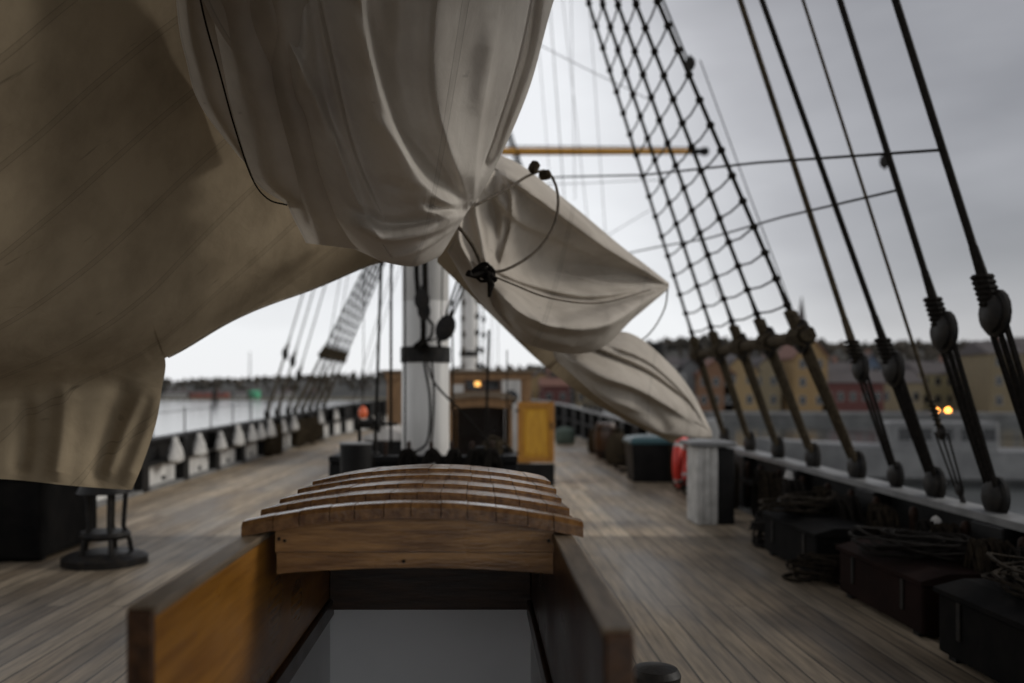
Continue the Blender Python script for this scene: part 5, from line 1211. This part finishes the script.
# river beacon
bx, bY = hx(215, 330), 330
t = thing('river_beacon', 'dark timber beacon standing in the river off the far shore', 'beacon', (bx, bY, -3))
for (a, b) in ((-0.9, -0.5), (0.9, -0.5), (0, 0.8)):
    mb = MB(); mb.tube([(a, b, -0.5), (a * 0.5, b * 0.5, 4)], 0.3, 6); mb.build('pile', M['iron'], t)
mb = MB(); mb.bbox(-1.2, 1.2, -1, 1, 0.9, 1.4, 0.05); mb.build('platform', M['iron'], t, False)
mb = MB(); mb.lathe([(0.9, 3.6), (0.9, 5.0), (0.5, 5.6), (0.1, 6)], n=10); mb.build('topmark', M['iron'], t)
bm = MB(); bm.lathe([(0.3, -0.4), (0.45, 0), (0.4, 0.3), (0.12, 0.6), (0.1, 1.3), (0.25, 1.35), (0.02, 1.6)], n=14)
o = bm.build('channel_buoy', M['iron']); o.location = (hx(199, 70), 70, -3); tag(o, 'small dark channel buoy on the river left', 'buoy')

# moored boats beyond the right rail
def boat(loc, L_, W_, hh, cab, lab, rz, funnel=False, ch=2.0):
    t = thing('moored_boat', lab, 'boat', loc, None, rz)
    n = 20; G = []
    for i in range(n + 1):
        u = i / n; wv = W_ / 2 * min(1, (1 - u) * 3.2) ** 0.6 * (0.8 + 0.2 * min(1, u * 4)); x = -L_ / 2 + L_ * u; sh = hh + 0.5 * u * u
        G.append([(x, -wv * 0.02, -0.5), (x, -wv * 0.75, -0.2), (x, -wv, 0.3), (x, -wv, sh), (x, -wv + 0.01, sh), (x, 0, sh - 0.05), (x, wv - 0.01, sh), (x, wv, sh), (x, wv, 0.3), (x, wv * 0.75, -0.2), (x, wv * 0.02, -0.5)])
    mb = MB(); mb.grid(np.array(G)); mb.add(G[0], [tuple(range(11))]); mb.build('hull', HM['boat'], t)
    for (a, b, z0, z1) in cab:
        c = MB(); c.bbox(a, b, -W_ * 0.3, W_ * 0.3, z0, z1, 0.06); co = c.build('cabin', HM['boat'], t, False)
        k = int((b - a) / 0.9)
        for q in range(k):
            for s in (-1, 1):
                c = MB(); x = a + 0.45 + q * (b - a - 0.2) / max(1, k); c.box(x - 0.28, x + 0.28, s * W_ * 0.3 - 0.02 if s < 0 else s * W_ * 0.3 + 0.002, s * W_ * 0.3 - 0.002 if s < 0 else s * W_ * 0.3 + 0.02, z1 - 0.9, z1 - 0.3); c.build('window', M['glass'], co, False)
    if funnel:
        c = MB(); c.lathe([(0.7, cab[-1][3] + 0.002), (0.7, cab[-1][3] + 2.2), (0.6, cab[-1][3] + 2.3)], (cab[-1][0] + 1.4, 0, 0), 16, None, 1.2, 0.8); c.build('funnel', M['black'], t)
    c = MB(); c.tube([(-L_/2 + 0.4, -W_*0.4, hh + 0.5), (0, -W_*0.48, hh + 0.6), (L_*0.3, -W_*0.4, hh + 0.9)], 0.03, 5)
    for q in range(5): x = -L_/2 + 0.5 + q * L_ * 0.18; c.tube([(x, -W_*0.43, hh), (x, -W_*0.43, hh + 0.6)], 0.02, 5)
    c.build('handrail', M['iron'], t); return t
HM['boat'] = mat('boat_paint', (0.12, 0.12, 0.12), 0.45, (0.20, 0.20, 0.195), 0.8)
boat((hx(905, 46), 46, -3), 15, 4, 1.6, [(-4, 1, 1.5, 3.0)], 'pale grey workboat moored beyond the right rail', R(168))
boat((hx(668, 70), 70, -3), 9, 3.6, 2.0, [(-3.2, 2.0, 1.9, 4.2), (-2.4, 1.0, 4.2, 6.0)], 'white ferry with a black funnel partly behind the sloping sail', R(10), True)
# street lamps
for i, (px, s_) in enumerate(((948, 1.0), (937, 0.75))):
    Y = 140; z_ = zz(411, Y) - GZ
    t = thing('street_lamp', ['brightest lit orange street lamp on the quay', 'smaller lit street lamp just left of the brightest one'][i], 'street lamp', (hx(px, Y), Y, GZ), 'lit street lamps on the quay')
    t.location.z = min(GZ, GZ)
    hh = max(1.6, z_)
    t.location = (hx(px, 126), 126, -1.6 - 1.3) if False else (hx(px, 132), 132, -1.6)
    hh = H - (411 - VY) / F * 132 + 1.6
    mb = MB(); mb.tube([(0, 0, 0), (0, 0, hh - 0.16)], 0.05, 8); mb.build('post', M['iron'], t)
    lathe_at([(0.05, hh - 0.16 * s_), (0.34 * s_, hh - 0.08 * s_), (0.36 * s_, hh + 0.2 * s_), (0.1, hh + 0.42 * s_)], 12).build('lamp_globe', M['streetglow'], t)
    lathe_at([(0.4 * s_, hh + 0.425 * s_), (0.3 * s_, hh + 0.5 * s_), (0.03, hh + 0.56 * s_)], 12).build('lamp_cap', M['iron'], t)
